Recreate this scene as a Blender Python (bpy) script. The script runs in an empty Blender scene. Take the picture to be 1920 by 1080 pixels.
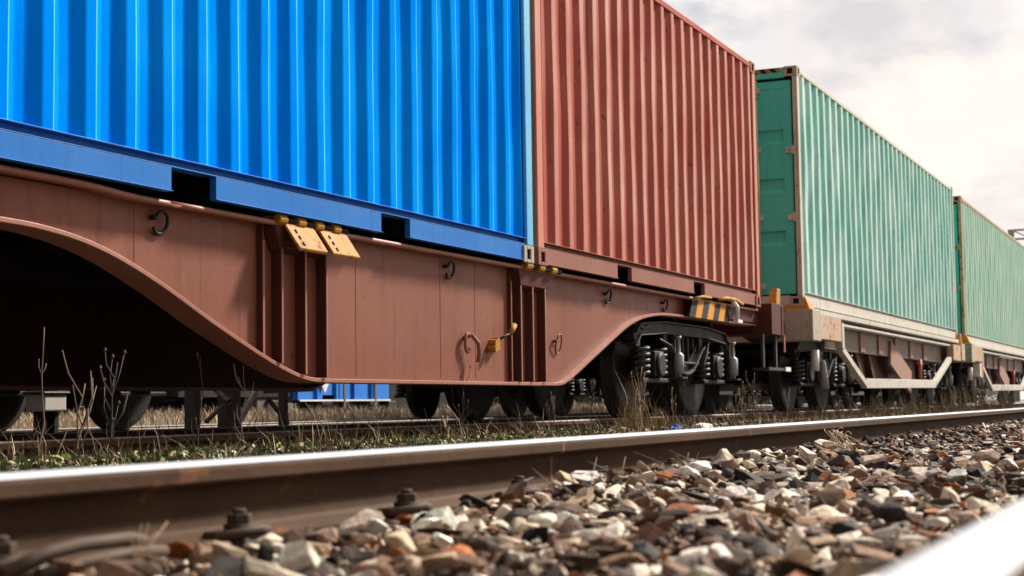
import bpy, bmesh, math, random
import numpy as np
from mathutils import Vector, Matrix
R = math.radians
random.seed(7); rng = np.random.default_rng(11)
sc = bpy.context.scene
C = sc.collection

# ------------------------------------------------------------------ helpers
def tag(o, label=None, cat=None, group=None, kind=None):
    if label: o['label'] = label
    if cat: o['category'] = cat
    if group: o['group'] = group
    if kind: o['kind'] = kind
    return o
def empty(name, loc, label, cat, group=None, rz=0):
    o = bpy.data.objects.new(name, None); C.objects.link(o)
    o.location = loc; o.rotation_euler = (0, 0, rz); o.empty_display_size = .2
    return tag(o, label, cat, group)
def copy_tree(o, parent=None):
    c = o.copy(); C.objects.link(c); c.parent = parent
    for ch in list(o.children): copy_tree(ch, c)
    return c
class MB:
    def __init__(s): s.v = []; s.f = []; s.m = []; s.sm = []
    def add(s, vs, fs, mi=0, smooth=False):
        n = len(s.v); s.v += [tuple(p) for p in vs]
        for f in fs: s.f.append([i + n for i in f]); s.m.append(mi); s.sm.append(smooth)
    def box(s, x0, x1, y0, y1, z0, z1, mi=0):
        s.add([(x0,y0,z0),(x1,y0,z0),(x1,y1,z0),(x0,y1,z0),(x0,y0,z1),(x1,y0,z1),(x1,y1,z1),(x0,y1,z1)],
              [(0,3,2,1),(4,5,6,7),(0,1,5,4),(1,2,6,5),(2,3,7,6),(3,0,4,7)], mi)
    def prism(s, pts, axis, a, b, mi=0, smooth=False):
        # pts: 2d outline; axis 'y': pts are (x,z); 'x': (y,z); 'z': (x,y)
        def mk(p, t):
            return {'y': (p[0], t, p[1]), 'x': (t, p[0], p[1]), 'z': (p[0], p[1], t)}[axis]
        n = len(pts); vs = [mk(p, a) for p in pts] + [mk(p, b) for p in pts]
        s.add(vs, [list(range(n))[::-1], [n + i for i in range(n)]], mi)
        k = len(s.v) - 2*n
        for i in range(n):
            j = (i + 1) % n
            s.f.append([k+i, k+j, k+n+j, k+n+i]); s.m.append(mi); s.sm.append(smooth)
    def hexa(s, bot, top, mi=0):
        s.add(list(bot) + list(top), [(0,3,2,1),(4,5,6,7),(0,1,5,4),(1,2,6,5),(2,3,7,6),(3,0,4,7)], mi)
    def bar(s, a, b, w, h, mi=0, up=(0,0,1)):
        a = Vector(a); b = Vector(b); d = (b - a).normalized(); u = Vector(up)
        if abs(d.dot(u)) > .98: u = Vector((1,0,0))
        r = d.cross(u).normalized(); u = r.cross(d).normalized()
        q = lambda p: [p - r*w/2 - u*h/2, p + r*w/2 - u*h/2, p + r*w/2 + u*h/2, p - r*w/2 + u*h/2]
        s.hexa(q(a), q(b), mi)
    def tube(s, pts, r, n=8, mi=0, cap=True):
        P = [Vector(p) for p in pts]; m = len(P)
        rs = r if isinstance(r, (list, tuple)) else [r]*m
        base = len(s.v); pu = None
        for i, p in enumerate(P):
            d = (P[min(i+1, m-1)] - P[max(i-1, 0)]).normalized()
            if pu is None:
                pu = Vector((0,0,1)) if abs(d.z) < .9 else Vector((1,0,0))
            x = d.cross(pu).normalized(); pu = x.cross(d).normalized()
            for k in range(n):
                a = 2*math.pi*k/n
                s.v.append(tuple(p + (x*math.cos(a) + pu*math.sin(a))*rs[i]))
        for i in range(m-1):
            for k in range(n):
                s.f.append([base+i*n+k, base+i*n+(k+1)%n, base+(i+1)*n+(k+1)%n, base+(i+1)*n+k]); s.m.append(mi); s.sm.append(True)
        if cap:
            s.f.append([base+k for k in range(n)][::-1]); s.m.append(mi); s.sm.append(False)
            s.f.append([base+(m-1)*n+k for k in range(n)]); s.m.append(mi); s.sm.append(False)
    def lathe(s, c, axis, prof, n=24, mi=0):
        # prof: list of (t, r) along axis
        base = len(s.v); c = Vector(c)
        ax = {'x': Vector((1,0,0)), 'y': Vector((0,1,0)), 'z': Vector((0,0,1))}[axis]
        e1 = Vector((0,0,1)) if axis != 'z' else Vector((1,0,0)); e2 = ax.cross(e1)
        for t, r in prof:
            for k in range(n):
                a = 2*math.pi*k/n
                s.v.append(tuple(c + ax*t + (e1*math.cos(a) + e2*math.sin(a))*r))
        for i in range(len(prof)-1):
            for k in range(n):
                s.f.append([base+i*n+k, base+i*n+(k+1)%n, base+(i+1)*n+(k+1)%n, base+(i+1)*n+k]); s.m.append(mi); s.sm.append(len(prof) > 6)
        s.f.append([base+k for k in range(n)][::-1]); s.m.append(mi); s.sm.append(False)
        s.f.append([base+(len(prof)-1)*n+k for k in range(n)]); s.m.append(mi); s.sm.append(False)
    def build(s, name, mat, parent=None, bevel=0):
        me = bpy.data.meshes.new(name); me.from_pydata(s.v, [], s.f)
        for mm in (mat if isinstance(mat, (list, tuple)) else [mat]): me.materials.append(mm)
        me.polygons.foreach_set('material_index', s.m); me.polygons.foreach_set('use_smooth', s.sm)
        bm = bmesh.new(); bm.from_mesh(me); bmesh.ops.recalc_face_normals(bm, faces=bm.faces); bm.to_mesh(me); bm.free()
        o = bpy.data.objects.new(name, me); C.objects.link(o); o.parent = parent
        if bevel:
            b = o.modifiers.new('bevel', 'BEVEL'); b.width = bevel; b.segments = 2; b.limit_method = 'ANGLE'; b.angle_limit = R(50)
        return o
def np_mesh(name, V, F, mat, col=None, parent=None, smooth=False):
    """V (n,3) array, F (m,k) array of equal sized faces"""
    me = bpy.data.meshes.new(name); V = np.asarray(V, np.float32); F = np.asarray(F, np.int32); k = F.shape[1]
    me.vertices.add(len(V)); me.vertices.foreach_set('co', V.ravel())
    me.loops.add(F.size); me.loops.foreach_set('vertex_index', F.ravel())
    me.polygons.add(len(F)); me.polygons.foreach_set('loop_start', np.arange(0, F.size, k, dtype=np.int32))
    me.polygons.foreach_set('loop_total', np.full(len(F), k, np.int32))
    me.polygons.foreach_set('use_smooth', np.full(len(F), smooth))
    me.update(calc_edges=True)
    if col is not None:
        ca = me.color_attributes.new('tint', 'FLOAT_COLOR', 'POINT')
        ca.data.foreach_set('color', np.concatenate([col, np.ones((len(col), 1))], 1).astype(np.float32).ravel())
    me.materials.append(mat); me.validate()
    o = bpy.data.objects.new(name, me); C.objects.link(o); o.parent = parent
    return o

# ------------------------------------------------------------------ materials
def new_mat(name):
    m = bpy.data.materials.new(name); m.use_nodes = True
    nt = m.node_tree; b = nt.nodes['Principled BSDF']
    return m, nt, b
def nd(nt, t, **kw):
    n = nt.nodes.new(t)
    for k, v in kw.items(): setattr(n, k, v)
    return n
def noise(nt, vec, scale, detail=4, rough=.55, mscale=None):
    if mscale:
        mp = nd(nt, 'ShaderNodeMapping'); mp.inputs['Scale'].default_value = mscale
        nt.links.new(vec, mp.inputs['Vector']); vec = mp.outputs[0]
    n = nd(nt, 'ShaderNodeTexNoise'); n.inputs['Scale'].default_value = scale
    n.inputs['Detail'].default_value = detail; n.inputs['Roughness'].default_value = rough
    nt.links.new(vec, n.inputs['Vector']); return n.outputs['Fac']
def ramp(nt, fac, a, b):
    r = nd(nt, 'ShaderNodeMapRange'); r.inputs['From Min'].default_value = a; r.inputs['From Max'].default_value = b
    r.interpolation_type = 'SMOOTHSTEP'; nt.links.new(fac, r.inputs['Value']); return r.outputs[0]
def mixc(nt, fac, A, B, k=1.0):
    m = nd(nt, 'ShaderNodeMix', data_type='RGBA')
    for s, x in ((6, A), (7, B)):
        if isinstance(x, tuple): m.inputs[s].default_value = (*x, 1)
        else: nt.links.new(x, m.inputs[s])
    if k != 1.0:
        q = nd(nt, 'ShaderNodeMath', operation='MULTIPLY'); q.inputs[1].default_value = k
        nt.links.new(fac, q.inputs[0]); fac = q.outputs[0]
    if isinstance(fac, float): m.inputs[0].default_value = fac
    else: nt.links.new(fac, m.inputs[0])
    return m.outputs[2]
def bump(nt, b, h, strength=.3, dist=.01):
    n = nd(nt, 'ShaderNodeBump'); n.inputs['Strength'].default_value = strength; n.inputs['Distance'].default_value = dist
    nt.links.new(h, n.inputs['Height']); nt.links.new(n.outputs[0], b.inputs['Normal'])
def paint(name, base, fade, grime, rough=.45, fade_k=.5, streak_k=.5, rust_k=.6, rust=(.13,.045,.02), spec=.5, bs=.12, metal=0., rough2=.2, rust_thr=.66, chip=None, chip_k=.8):
    """weathered paint: faded patches, rain streaks, grime and rust specks"""
    m, nt, b = new_mat(name)
    tc = nd(nt, 'ShaderNodeTexCoord').outputs['Object']
    big = noise(nt, tc, 1.1, 5)
    st = noise(nt, tc, 1., 5, .6, (14, 14, .7))
    st2 = noise(nt, tc, 1., 4, .6, (40, 40, 1.6))
    fine = noise(nt, tc, 34, 6, .65)
    spk = noise(nt, tc, 9, 8, .7)
    c = mixc(nt, ramp(nt, big, .35, .7), base, fade, fade_k)
    c = mixc(nt, ramp(nt, st2, .5, .8), c, fade, streak_k*.6)
    c = mixc(nt, ramp(nt, st, .52, .78), c, grime, streak_k)
    c = mixc(nt, ramp(nt, fine, .45, .8), c, grime, .25)
    c = mixc(nt, ramp(nt, spk, rust_thr, rust_thr+.06), c, rust, rust_k)
    if chip: c = mixc(nt, ramp(nt, noise(nt, tc, 1., 6, .65, (26, 26, 5)), .66, .70), c, chip, chip_k)
    nt.links.new(c, b.inputs['Base Color'])
    r = nd(nt, 'ShaderNodeMapRange'); r.inputs['To Min'].default_value = rough - rough2*.5; r.inputs['To Max'].default_value = rough + rough2
    nt.links.new(spk, r.inputs['Value']); nt.links.new(r.outputs[0], b.inputs['Roughness'])
    b.inputs['Specular IOR Level'].default_value = spec; b.inputs['Metallic'].default_value = metal
    bump(nt, b, fine, bs, .004)
    return m
M = {}
M['blue'] = paint('blue_paint', (.0,.195,.80), (.005,.30,.82), (.0,.11,.50), .6, .55, .35, .25, spec=.0, rust_thr=.74)
M['blue_lit_fold'] = paint('lit_fold_blue_paint', (.05,.38,.80), (.18,.52,.82), (.01,.2,.6), .55, .8, .5, .2, spec=.1)  # bright line of the sunward rib fold, painted into the colour
M['red_lit_worn'] = paint('lit_chalked_red_paint', (.40,.14,.10), (.56,.33,.27), (.28,.09,.065), .55, .7, .6, .3, spec=.15)  # sunlight on the rib crests painted in, mixed with bleached paint
M['green_lit_worn'] = paint('lit_chalked_green_paint', (.30,.56,.50), (.54,.72,.67), (.22,.36,.31), .6, .7, .6, .5, (.36,.25,.14), spec=.12)  # green crests: painted sunlight together with some chalking
M['blue_rail'] = paint('blue_rail_paint', (.014,.14,.46), (.04,.18,.50), (.02,.06,.18), .5, .6, .4, .3, rust_thr=.7, spec=.1)
M['blue_post'] = paint('blue_post_paint', (.06,.36,.62), (.13,.46,.66), (.03,.10,.20), .5, .6, .6, .8, (.22,.10,.06), rust_thr=.6)
M['red'] = paint('red_oxide_paint', (.33,.06,.042), (.42,.14,.10), (.14,.06,.046), .5, .6, .8, .75, (.09,.024,.015), rust_thr=.61, spec=.12, chip=(.55,.36,.29), chip_k=.35)
M['red_rail'] = paint('red_rail_paint', (.24,.10,.075), (.30,.155,.12), (.11,.055,.043), .6, .6, .5, .6, (.09,.03,.018), spec=.12)
M['red_post'] = paint('red_post_paint', (.46,.13,.075), (.50,.24,.17), (.20,.08,.05), .5, .6, .5, .6, (.14,.04,.02))
M['green'] = paint('faded_green_paint', (.19,.47,.42), (.47,.68,.64), (.17,.30,.26), .6, .85, .75, .6, (.36,.25,.14), rust_thr=.61, spec=.12, chip=(.60,.70,.65), chip_k=.4)
M['green_door'] = paint('green_door_paint', (.06,.50,.42), (.11,.56,.48), (.045,.28,.23), .5, .6, .4, .35, (.10,.06,.03), spec=.2)
M['green_post'] = paint('worn_grey_green_paint', (.42,.43,.36), (.55,.52,.45), (.20,.14,.10), .55, .7, .6, .8, (.25,.12,.05), rust_thr=.58)
M['palegreen'] = paint('bleached_green_paint', (.27,.50,.40), (.44,.58,.48), (.24,.38,.30), .6, .8, .7, .4, (.30,.24,.14), rust_thr=.62, spec=.3, chip=(.55,.62,.52), chip_k=.4)
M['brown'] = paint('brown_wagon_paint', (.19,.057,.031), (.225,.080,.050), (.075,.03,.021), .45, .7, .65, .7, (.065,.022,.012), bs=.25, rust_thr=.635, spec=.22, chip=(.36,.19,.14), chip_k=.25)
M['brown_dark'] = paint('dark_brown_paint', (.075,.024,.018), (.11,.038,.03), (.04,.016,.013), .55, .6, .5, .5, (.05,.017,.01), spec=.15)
M['edge'] = paint('sunlit_flange_paint', (.26,.10,.068), (.36,.17,.12), (.11,.05,.036), .45, .7, .4, .6, (.10,.035,.018), spec=.25)  # lighter than the beam: sunlight put into the flange colour
M['beige'] = paint('dirty_beige_paint', (.36,.315,.26), (.44,.40,.34), (.17,.125,.09), .6, .6, .7, .8, (.22,.09,.04), rust_thr=.57, spec=.15)
M['white_frame'] = paint('grimy_white_paint', (.50,.47,.42), (.58,.55,.50), (.24,.20,.155), .6, .6, .7, .9, (.24,.13,.07), rust_thr=.58, spec=.15)
M['tan_frame'] = paint('rust_stained_tan_paint', (.46,.32,.215), (.52,.42,.33), (.22,.13,.08), .6, .6, .7, .9, (.24,.09,.04), rust_thr=.54, spec=.15)
M['greybrown'] = paint('grey_brown_paint', (.17,.13,.105), (.25,.20,.165), (.07,.05,.04), .6, .6, .6, .6, (.10,.045,.025))
M['brown_plate'] = paint('rusty_brown_plate', (.24,.115,.08), (.30,.17,.13), (.10,.05,.04), .6, .6, .5, .6)
M['iron'] = paint('oily_black_iron', (.011,.0095,.009), (.03,.026,.024), (.008,.007,.007), .55, .6, .5, .4, (.035,.02,.014), spec=.22)
M['iron_grey'] = paint('grey_iron', (.03,.027,.025), (.07,.064,.06), (.013,.012,.011), .5, .6, .5, .5, (.05,.03,.02), spec=.3)
M['damper'] = paint('bare_grey_steel', (.28,.275,.27), (.42,.41,.40), (.08,.07,.065), .35, .6, .4, .4, (.12,.07,.05))
M['yellow'] = paint('chipped_yellow_paint', (.34,.145,.012), (.40,.21,.04), (.14,.06,.014), .6, .5, .4, .9, (.12,.045,.02), rust_thr=.58, spec=.15, chip=(.10,.04,.02), chip_k=.7)
M['orange'] = paint('orange_yellow_paint', (.50,.19,.008), (.56,.25,.02), (.30,.12,.02), .55, .6, .3, .6, (.16,.06,.025), rust_thr=.64, spec=.15)
M['black'] = paint('black_paint', (.008,.008,.009), (.02,.019,.018), (.012,.011,.01), .6, .5, .3, .3, spec=.15)
M['white'] = paint('white_paint', (.78,.77,.74), (.7,.68,.64), (.4,.36,.3), .5, .5, .4, .4, (.3,.2,.12))
M['red_mark'] = paint('faded_red_paint', (.42,.09,.06), (.5,.2,.15), (.2,.07,.05), .5)
M['dark_body'] = paint('dark_wagon_paint', (.012,.013,.022), (.022,.022,.032), (.012,.011,.012), .6, .5, .5, .4, (.03,.018,.012))
M['rail_side'] = paint('rusty_rail_side', (.050,.025,.0125), (.088,.046,.024), (.02,.011,.007), .7, .7, .45, .7, (.15,.062,.025), spec=.12, bs=.5, rust_thr=.60)
M['fast'] = paint('rusty_fastening', (.045,.027,.019), (.085,.052,.036), (.02,.013,.01), .65, .6, .3, .6, (.10,.042,.02), bs=.4, spec=.2)
M['weld'] = paint('weld_scale', (.17,.085,.045), (.22,.12,.065), (.09,.045,.025), .7, spec=.1)
M['concrete'] = paint('pale_concrete', (.45,.42,.37), (.55,.52,.47), (.25,.22,.18), .8, .6, .5, .3, bs=.4)
M['timber'] = paint('weathered_timber', (.20,.145,.10), (.33,.26,.19), (.08,.055,.04), .8, .7, .6, .5, (.07,.045,.03), bs=.6)
M['grey_post'] = paint('grey_brown_post', (.10,.082,.062), (.17,.14,.11), (.05,.04,.03), .7, .6, .5, .4)
M['distant_steel'] = paint('grey_gantry_steel', (.40,.36,.35), (.5,.46,.44), (.3,.26,.25), .6)
M['sky_blue'] = paint('bright_blue_panel', (.01,.17,.66), (.02,.24,.72), (.01,.08,.3), .5, .5, .3, .2)
m, nt, b = new_mat('polished_rail_top'); M['rail_top'] = m
tc = nd(nt, 'ShaderNodeTexCoord').outputs['Object']
n1 = noise(nt, tc, 1, 4, .6, (1.2, 90, 20)); n2 = noise(nt, tc, 7, 5)
nt.links.new(mixc(nt, ramp(nt, n1, .3, .75), (.50,.52,.565), (.30,.30,.315), .55), b.inputs['Base Color'])
b.inputs['Metallic'].default_value = .0; b.inputs['Specular IOR Level'].default_value = .05
r = nd(nt, 'ShaderNodeMapRange'); r.inputs['To Min'].default_value = .5; r.inputs['To Max'].default_value = .7
nt.links.new(n2, r.inputs['Value']); nt.links.new(r.outputs[0], b.inputs['Roughness'])
M['rail_dull'] = paint('dull_rail_top', (.30,.25,.22), (.42,.38,.35), (.12,.08,.06), .4, .6, .3, .4)
def tint_mat(name, rough, trans=False, nscale=60, vary=.5, bs=.5):
    m, nt, b = new_mat(name)
    at = nd(nt, 'ShaderNodeAttribute'); at.attribute_name = 'tint'
    tc = nd(nt, 'ShaderNodeTexCoord').outputs['Object']
    f = noise(nt, tc, nscale, 5, .65); g = noise(nt, tc, nscale*.22, 4, .6)
    mul = nd(nt, 'ShaderNodeMix', data_type='RGBA', blend_type='MULTIPLY'); mul.inputs[0].default_value = 1
    nt.links.new(at.outputs['Color'], mul.inputs[6])
    h = mixc(nt, ramp(nt, f, .3, .72), (1-vary, 1-vary, 1-vary), (1.12,1.09,1.05))
    h = mixc(nt, ramp(nt, g, .55, .75), h, (.62,.5,.4), .55)
    nt.links.new(h, mul.inputs[7]); nt.links.new(mul.outputs[2], b.inputs['Base Color'])
    b.inputs['Roughness'].default_value = rough; b.inputs['Specular IOR Level'].default_value = .2
    if bs: bump(nt, b, f, bs, .006)
    return m
M['stone'] = tint_mat('crushed_stone', .78, nscale=55, vary=.42, bs=.6)
M['blade'] = tint_mat('grass_blade', .7, nscale=9, vary=.25, bs=0)
def soil_mat(name, a, b_, c_, s=1.0):
    m, nt, b = new_mat(name)
    tc = nd(nt, 'ShaderNodeTexCoord').outputs['Object']
    v = nd(nt, 'ShaderNodeTexVoronoi'); v.inputs['Scale'].default_value = 21*s; nt.links.new(tc, v.inputs['Vector'])
    n = noise(nt, tc, 3*s, 8, .7); n2 = noise(nt, tc, .22, 5)
    col = mixc(nt, ramp(nt, n, .35, .68), a, b_)
    hs = nd(nt, 'ShaderNodeSeparateColor'); nt.links.new(v.outputs['Color'], hs.inputs[0])
    col = mixc(nt, ramp(nt, hs.outputs[0], .55, .95), col, c_, .8)
    col = mixc(nt, ramp(nt, n2, .45, .65), col, tuple(x*.6 for x in a), .5)
    nt.links.new(col, b.inputs['Base Color']); b.inputs['Roughness'].default_value = .9
    mx = nd(nt, 'ShaderNodeMath', operation='ADD'); nt.links.new(v.outputs['Distance'], mx.inputs[0]); nt.links.new(n, mx.inputs[1])
    bump(nt, b, mx.outputs[0], .9, .03)
    return m
M['bed'] = soil_mat('ballast_dirt', (.045,.032,.024), (.09,.065,.047), (.24,.19,.15))
M['soil'] = soil_mat('dry_soil', (.20,.15,.09), (.30,.24,.15), (.42,.36,.26), .5)

# ------------------------------------------------------------------ camera
F_PX, YAW, PIT, ROL = 3019.1, .4105, .073, -.0147
fw = Vector((math.cos(YAW)*math.cos(PIT), math.sin(YAW)*math.cos(PIT), math.sin(PIT)))
rt = Vector((math.sin(YAW), -math.cos(YAW), 0)); up = rt.cross(fw)
c_, s_ = math.cos(ROL), math.sin(ROL)
r2 = rt*c_ + up*s_; u2 = up*c_ - rt*s_
cam = bpy.data.cameras.new('camera'); co = bpy.data.objects.new('camera', cam); C.objects.link(co)
mw = Matrix((r2, u2, -fw)).transposed().to_4x4(); mw.translation = Vector((0, 0, .088)); co.matrix_world = mw
cam.sensor_width = 36; cam.lens = F_PX/1920*36; cam.clip_start = .02; cam.clip_end = 3000
cam.dof.use_dof = True; cam.dof.focus_distance = 8.5; cam.dof.aperture_fstop = 56.6/ (0.0105*1000)
sc.camera = co

# ------------------------------------------------------------------ light and sky
AZ, EL = 24, 38         # degrees from +X towards -Y, elevation
sd = Vector((math.cos(R(AZ))*math.cos(R(EL)), -math.sin(R(AZ))*math.cos(R(EL)), math.sin(R(EL))))
sun = bpy.data.lights.new('sun', 'SUN'); so = bpy.data.objects.new('sun', sun); C.objects.link(so)
sun.energy = 5.0; sun.angle = R(7); sun.color = (1, .93, .82)
so.rotation_euler = sd.to_track_quat('Z', 'Y').to_euler(); so.location = (0, -10, 12)
w = bpy.data.worlds.new('World'); sc.world = w; w.use_nodes = True
nt = w.node_tree; bg = nt.nodes['Background']; out = nt.nodes['World Output']
sky = nd(nt, 'ShaderNodeTexSky', sky_type='NISHITA'); sky.sun_disc = False
sky.sun_elevation = R(EL); sky.sun_rotation = R(90 + AZ); sky.dust_density = 2
nt.links.new(sky.outputs[0], bg.inputs['Color']); bg.inputs['Strength'].default_value = .06
tc = nd(nt, 'ShaderNodeTexCoord').outputs['Generated']
na = noise(nt, tc, 6.5, 8, .55, (1, 1, 2.4)); nb = noise(nt, tc, 14, 6, .5, (1, 1, 1.8)); nc = noise(nt, tc, 3.2, 3, .5, (1, 1, 1.5))
col = mixc(nt, ramp(nt, na, .40, .56), (.51,.56,.64), (1.0,.95,.90))
col = mixc(nt, ramp(nt, nb, .40, .62), col, (1.10,1.06,1.02), .5)
col = mixc(nt, ramp(nt, nc, .42, .62), col, (1.0,.86,.79), .42)
bg2 = nd(nt, 'ShaderNodeBackground'); nt.links.new(col, bg2.inputs['Color'])
# cloud light fades away from the sun; unseen side dimmed to deepen shade
dt = nd(nt, 'ShaderNodeVectorMath', operation='DOT_PRODUCT'); nt.links.new(tc, dt.inputs[0]); dt.inputs[1].default_value = tuple(sd)
mr = nd(nt, 'ShaderNodeMapRange', interpolation_type='SMOOTHSTEP'); nt.links.new(dt.outputs['Value'], mr.inputs['Value'])
mr.inputs['From Min'].default_value = -.1; mr.inputs['From Max'].default_value = .72; mr.inputs['To Min'].default_value = .18; mr.inputs['To Max'].default_value = .59
nt.links.new(mr.outputs[0], bg2.inputs['Strength'])
msh = nd(nt, 'ShaderNodeMixShader'); cov = ramp(nt, nc, .05, .3)
nt.links.new(cov, msh.inputs[0]); nt.links.new(bg.outputs[0], msh.inputs[1]); nt.links.new(bg2.outputs[0], msh.inputs[2])
nt.links.new(msh.outputs[0], out.inputs['Surface'])
sc.view_settings.view_transform = 'Standard'; sc.view_settings.look = 'None'; sc.view_settings.gamma = 1
sc.view_settings.exposure = 0.85; sc.view_settings.use_curve_mapping = False
sc.render.engine = 'CYCLES'

# ------------------------------------------------------------------ ground
g = MB(); g.add([(-600,-600,-.42),(900,-600,-.42),(900,900,-.42),(-600,900,-.42)], [(0,1,2,3)])
tag(g.build('ground', M['soil']), 'dry bare earth of the rail yard', 'ground', kind='structure')
def fbm(x, y, seed=0):
    r = np.random.default_rng(seed); h = 0
    for k in range(5):
        f = .6*1.9**k; a, b, p, q = r.uniform(0, 6.28, 4)
        h = h + (np.sin(x*f + a + 1.7*np.sin(y*f*.7 + p)) * np.cos(y*f*1.1 + b + 1.3*np.sin(x*f*.8 + q)))/1.7**k
    return h*.4
def bed_z(x, y):
    x = np.asarray(x, float); y = np.asarray(y, float)
    z = np.full(np.broadcast(x, y).shape, -.15) + .014*fbm(x*1.3, y*1.3, 3)
    near = np.clip((x - 3.0)/2.2, 0, 1)
    z = z + .052*np.exp(-((y - 1.47)/.16)**2)*np.clip((x - 3.0)/1.2, 0, 1)
    z = z - (.014*near)*np.exp(-((y - 1.25)/.55)**2)
    z = np.where(y > 1.75, np.minimum(z, -.125), z)
    z = z + .045*np.exp(-((y - 4.0)/.5)**2)                 # slight rise with the weeds between the tracks
    z = np.where(y > 11.3, z + .10*np.clip((y - 11.3)/1.0, 0, 1), z)
    z = z - .25*np.clip((y - 16)/2, 0, 1) - .25*np.clip((-1.2 - y)/1, 0, 1)
    return z
def grid(xs, ys, name, mat, dz=0):
    X, Y = np.meshgrid(xs, ys, indexing='ij'); Z = bed_z(X, Y) + dz + rng.normal(0, .004, X.shape)
    n, k = X.shape; I = np.arange(n*k).reshape(n, k)
    Fq = np.stack([I[:-1,:-1], I[1:,:-1], I[1:,1:], I[:-1,1:]], -1).reshape(-1, 4)
    return np_mesh(name, np.stack([X, Y, Z], -1).reshape(-1, 3), Fq, mat, smooth=True)
xs = np.concatenate([np.arange(-6, 1, .5), np.arange(1, 14, .06), np.arange(14, 40, .2), np.arange(40, 160, 2)])
ys = np.concatenate([np.arange(-3, -.4, .3), np.arange(-.4, 5.2, .06), np.arange(5.2, 19, .2)])
tag(grid(xs, ys, 'ballast_bed', M['bed'], -.02), 'ballast bed carrying the parallel tracks', 'ballast bed', kind='structure')

# crushed stones ----------------------------------------------------------------
def stone_protos(n):
    P = []
    for i in range(n):
        bm = bmesh.new()
        k = random.randint(10, 16)
        for j in range(k):
            d = Vector((random.gauss(0,1), random.gauss(0,1), random.gauss(0,1))).normalized()
            bm.verts.new(d*random.uniform(.82, 1.1))
        res = bmesh.ops.convex_hull(bm, input=bm.verts)
        bmesh.ops.delete(bm, geom=[v for v in bm.verts if not v.link_faces], context='VERTS')
        bmesh.ops.bevel(bm, geom=list(bm.edges), offset=.17, segments=1, affect='EDGES', clamp_overlap=True)
        bmesh.ops.triangulate(bm, faces=bm.faces)
        for v in bm.verts: v.co *= random.uniform(.95, 1.04)
        bm.verts.index_update()
        P.append((np.array([v.co[:] for v in bm.verts]), np.array([[v.index for v in f.verts] for f in bm.faces])))
        bm.free()
    return P
PROTO = stone_protos(22)
PAL = np.array([(.80,.71,.60),(.70,.58,.46),(.86,.80,.73),(.34,.22,.14),(.22,.12,.075),(.12,.062,.04),(.075,.042,.028),(.044,.031,.024),(.026,.020,.017),(.36,.115,.032),(.50,.38,.27),(.06,.06,.078)])
def rand_rot(n):
    q = rng.normal(size=(n, 4)); q /= np.linalg.norm(q, axis=1)[:, None]; w_, x, y, z = q.T
    return np.stack([np.stack([1-2*(y*y+z*z), 2*(x*y-z*w_), 2*(x*z+y*w_)], -1), np.stack([2*(x*y+z*w_), 1-2*(x*x+z*z), 2*(y*z-x*w_)], -1), np.stack([2*(x*z-y*w_), 2*(y*z+x*w_), 1-2*(x*x+y*y)], -1)], 1)
def tilt_rot(n, s):
    """yaw anything, tilt a little: stones lie on their flat side"""
    a = rng.uniform(0, 6.28, n); tx = rng.normal(0, s, n); ty = rng.normal(0, s, n)
    def rm(axis, t):
        c, s2 = np.cos(t), np.sin(t); o = np.ones_like(t); z = np.zeros_like(t)
        if axis == 0: return np.stack([np.stack([o,z,z],-1), np.stack([z,c,-s2],-1), np.stack([z,s2,c],-1)], 1)
        if axis == 1: return np.stack([np.stack([c,z,s2],-1), np.stack([z,o,z],-1), np.stack([-s2,z,c],-1)], 1)
        return np.stack([np.stack([c,-s2,z],-1), np.stack([s2,c,z],-1), np.stack([z,z,o],-1)], 1)
    return rm(2, a) @ rm(0, tx) @ rm(1, ty)
SV, SF, SCOL = [], [], []; sbase = 0
def scatter(x, y, size, lift, pale):
    global sbase
    n = len(x); z = bed_z(x, y) + lift
    sc3 = size[:, None]*np.stack([rng.uniform(.8, 1.7, n), rng.uniform(.55, 1.1, n), rng.uniform(.28, .75, n)], -1)
    Rm = tilt_rot(n, .38)
    pid = rng.integers(0, len(PROTO), n)
    wts_p = np.array([.22,.17,.20,.07,.06,.05,.05,.03,.02,.02,.12,.0]); wts_d = np.array([.03,.03,.02,.09,.15,.20,.19,.13,.09,.03,.05,.0])
    u = rng.uniform(size=n); cid = np.where(u < pale, rng.choice(len(PAL), n, p=wts_p/wts_p.sum()), rng.choice(len(PAL), n, p=wts_d/wts_d.sum()))
    colr = PAL[cid]*rng.uniform(.75, 1.2, (n, 1))*rng.uniform(.96, 1.04, (n, 3))
    for p in range(len(PROTO)):
        idx = np.where(pid == p)[0]
        if not len(idx): continue
        V, Fc = PROTO[p]
        W = np.einsum('nij,nvj->nvi', Rm[idx], V[None]*sc3[idx][:, None, :]) + np.stack([x, y, z], -1)[idx][:, None, :]
        SV.append(W.reshape(-1, 3)); SCOL.append(np.repeat(colr[idx], len(V), 0))
        SF.append((Fc[None] + (np.arange(len(idx))*len(V))[:, None, None]).reshape(-1, 3) + sbase); sbase += len(idx)*len(V)
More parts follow.
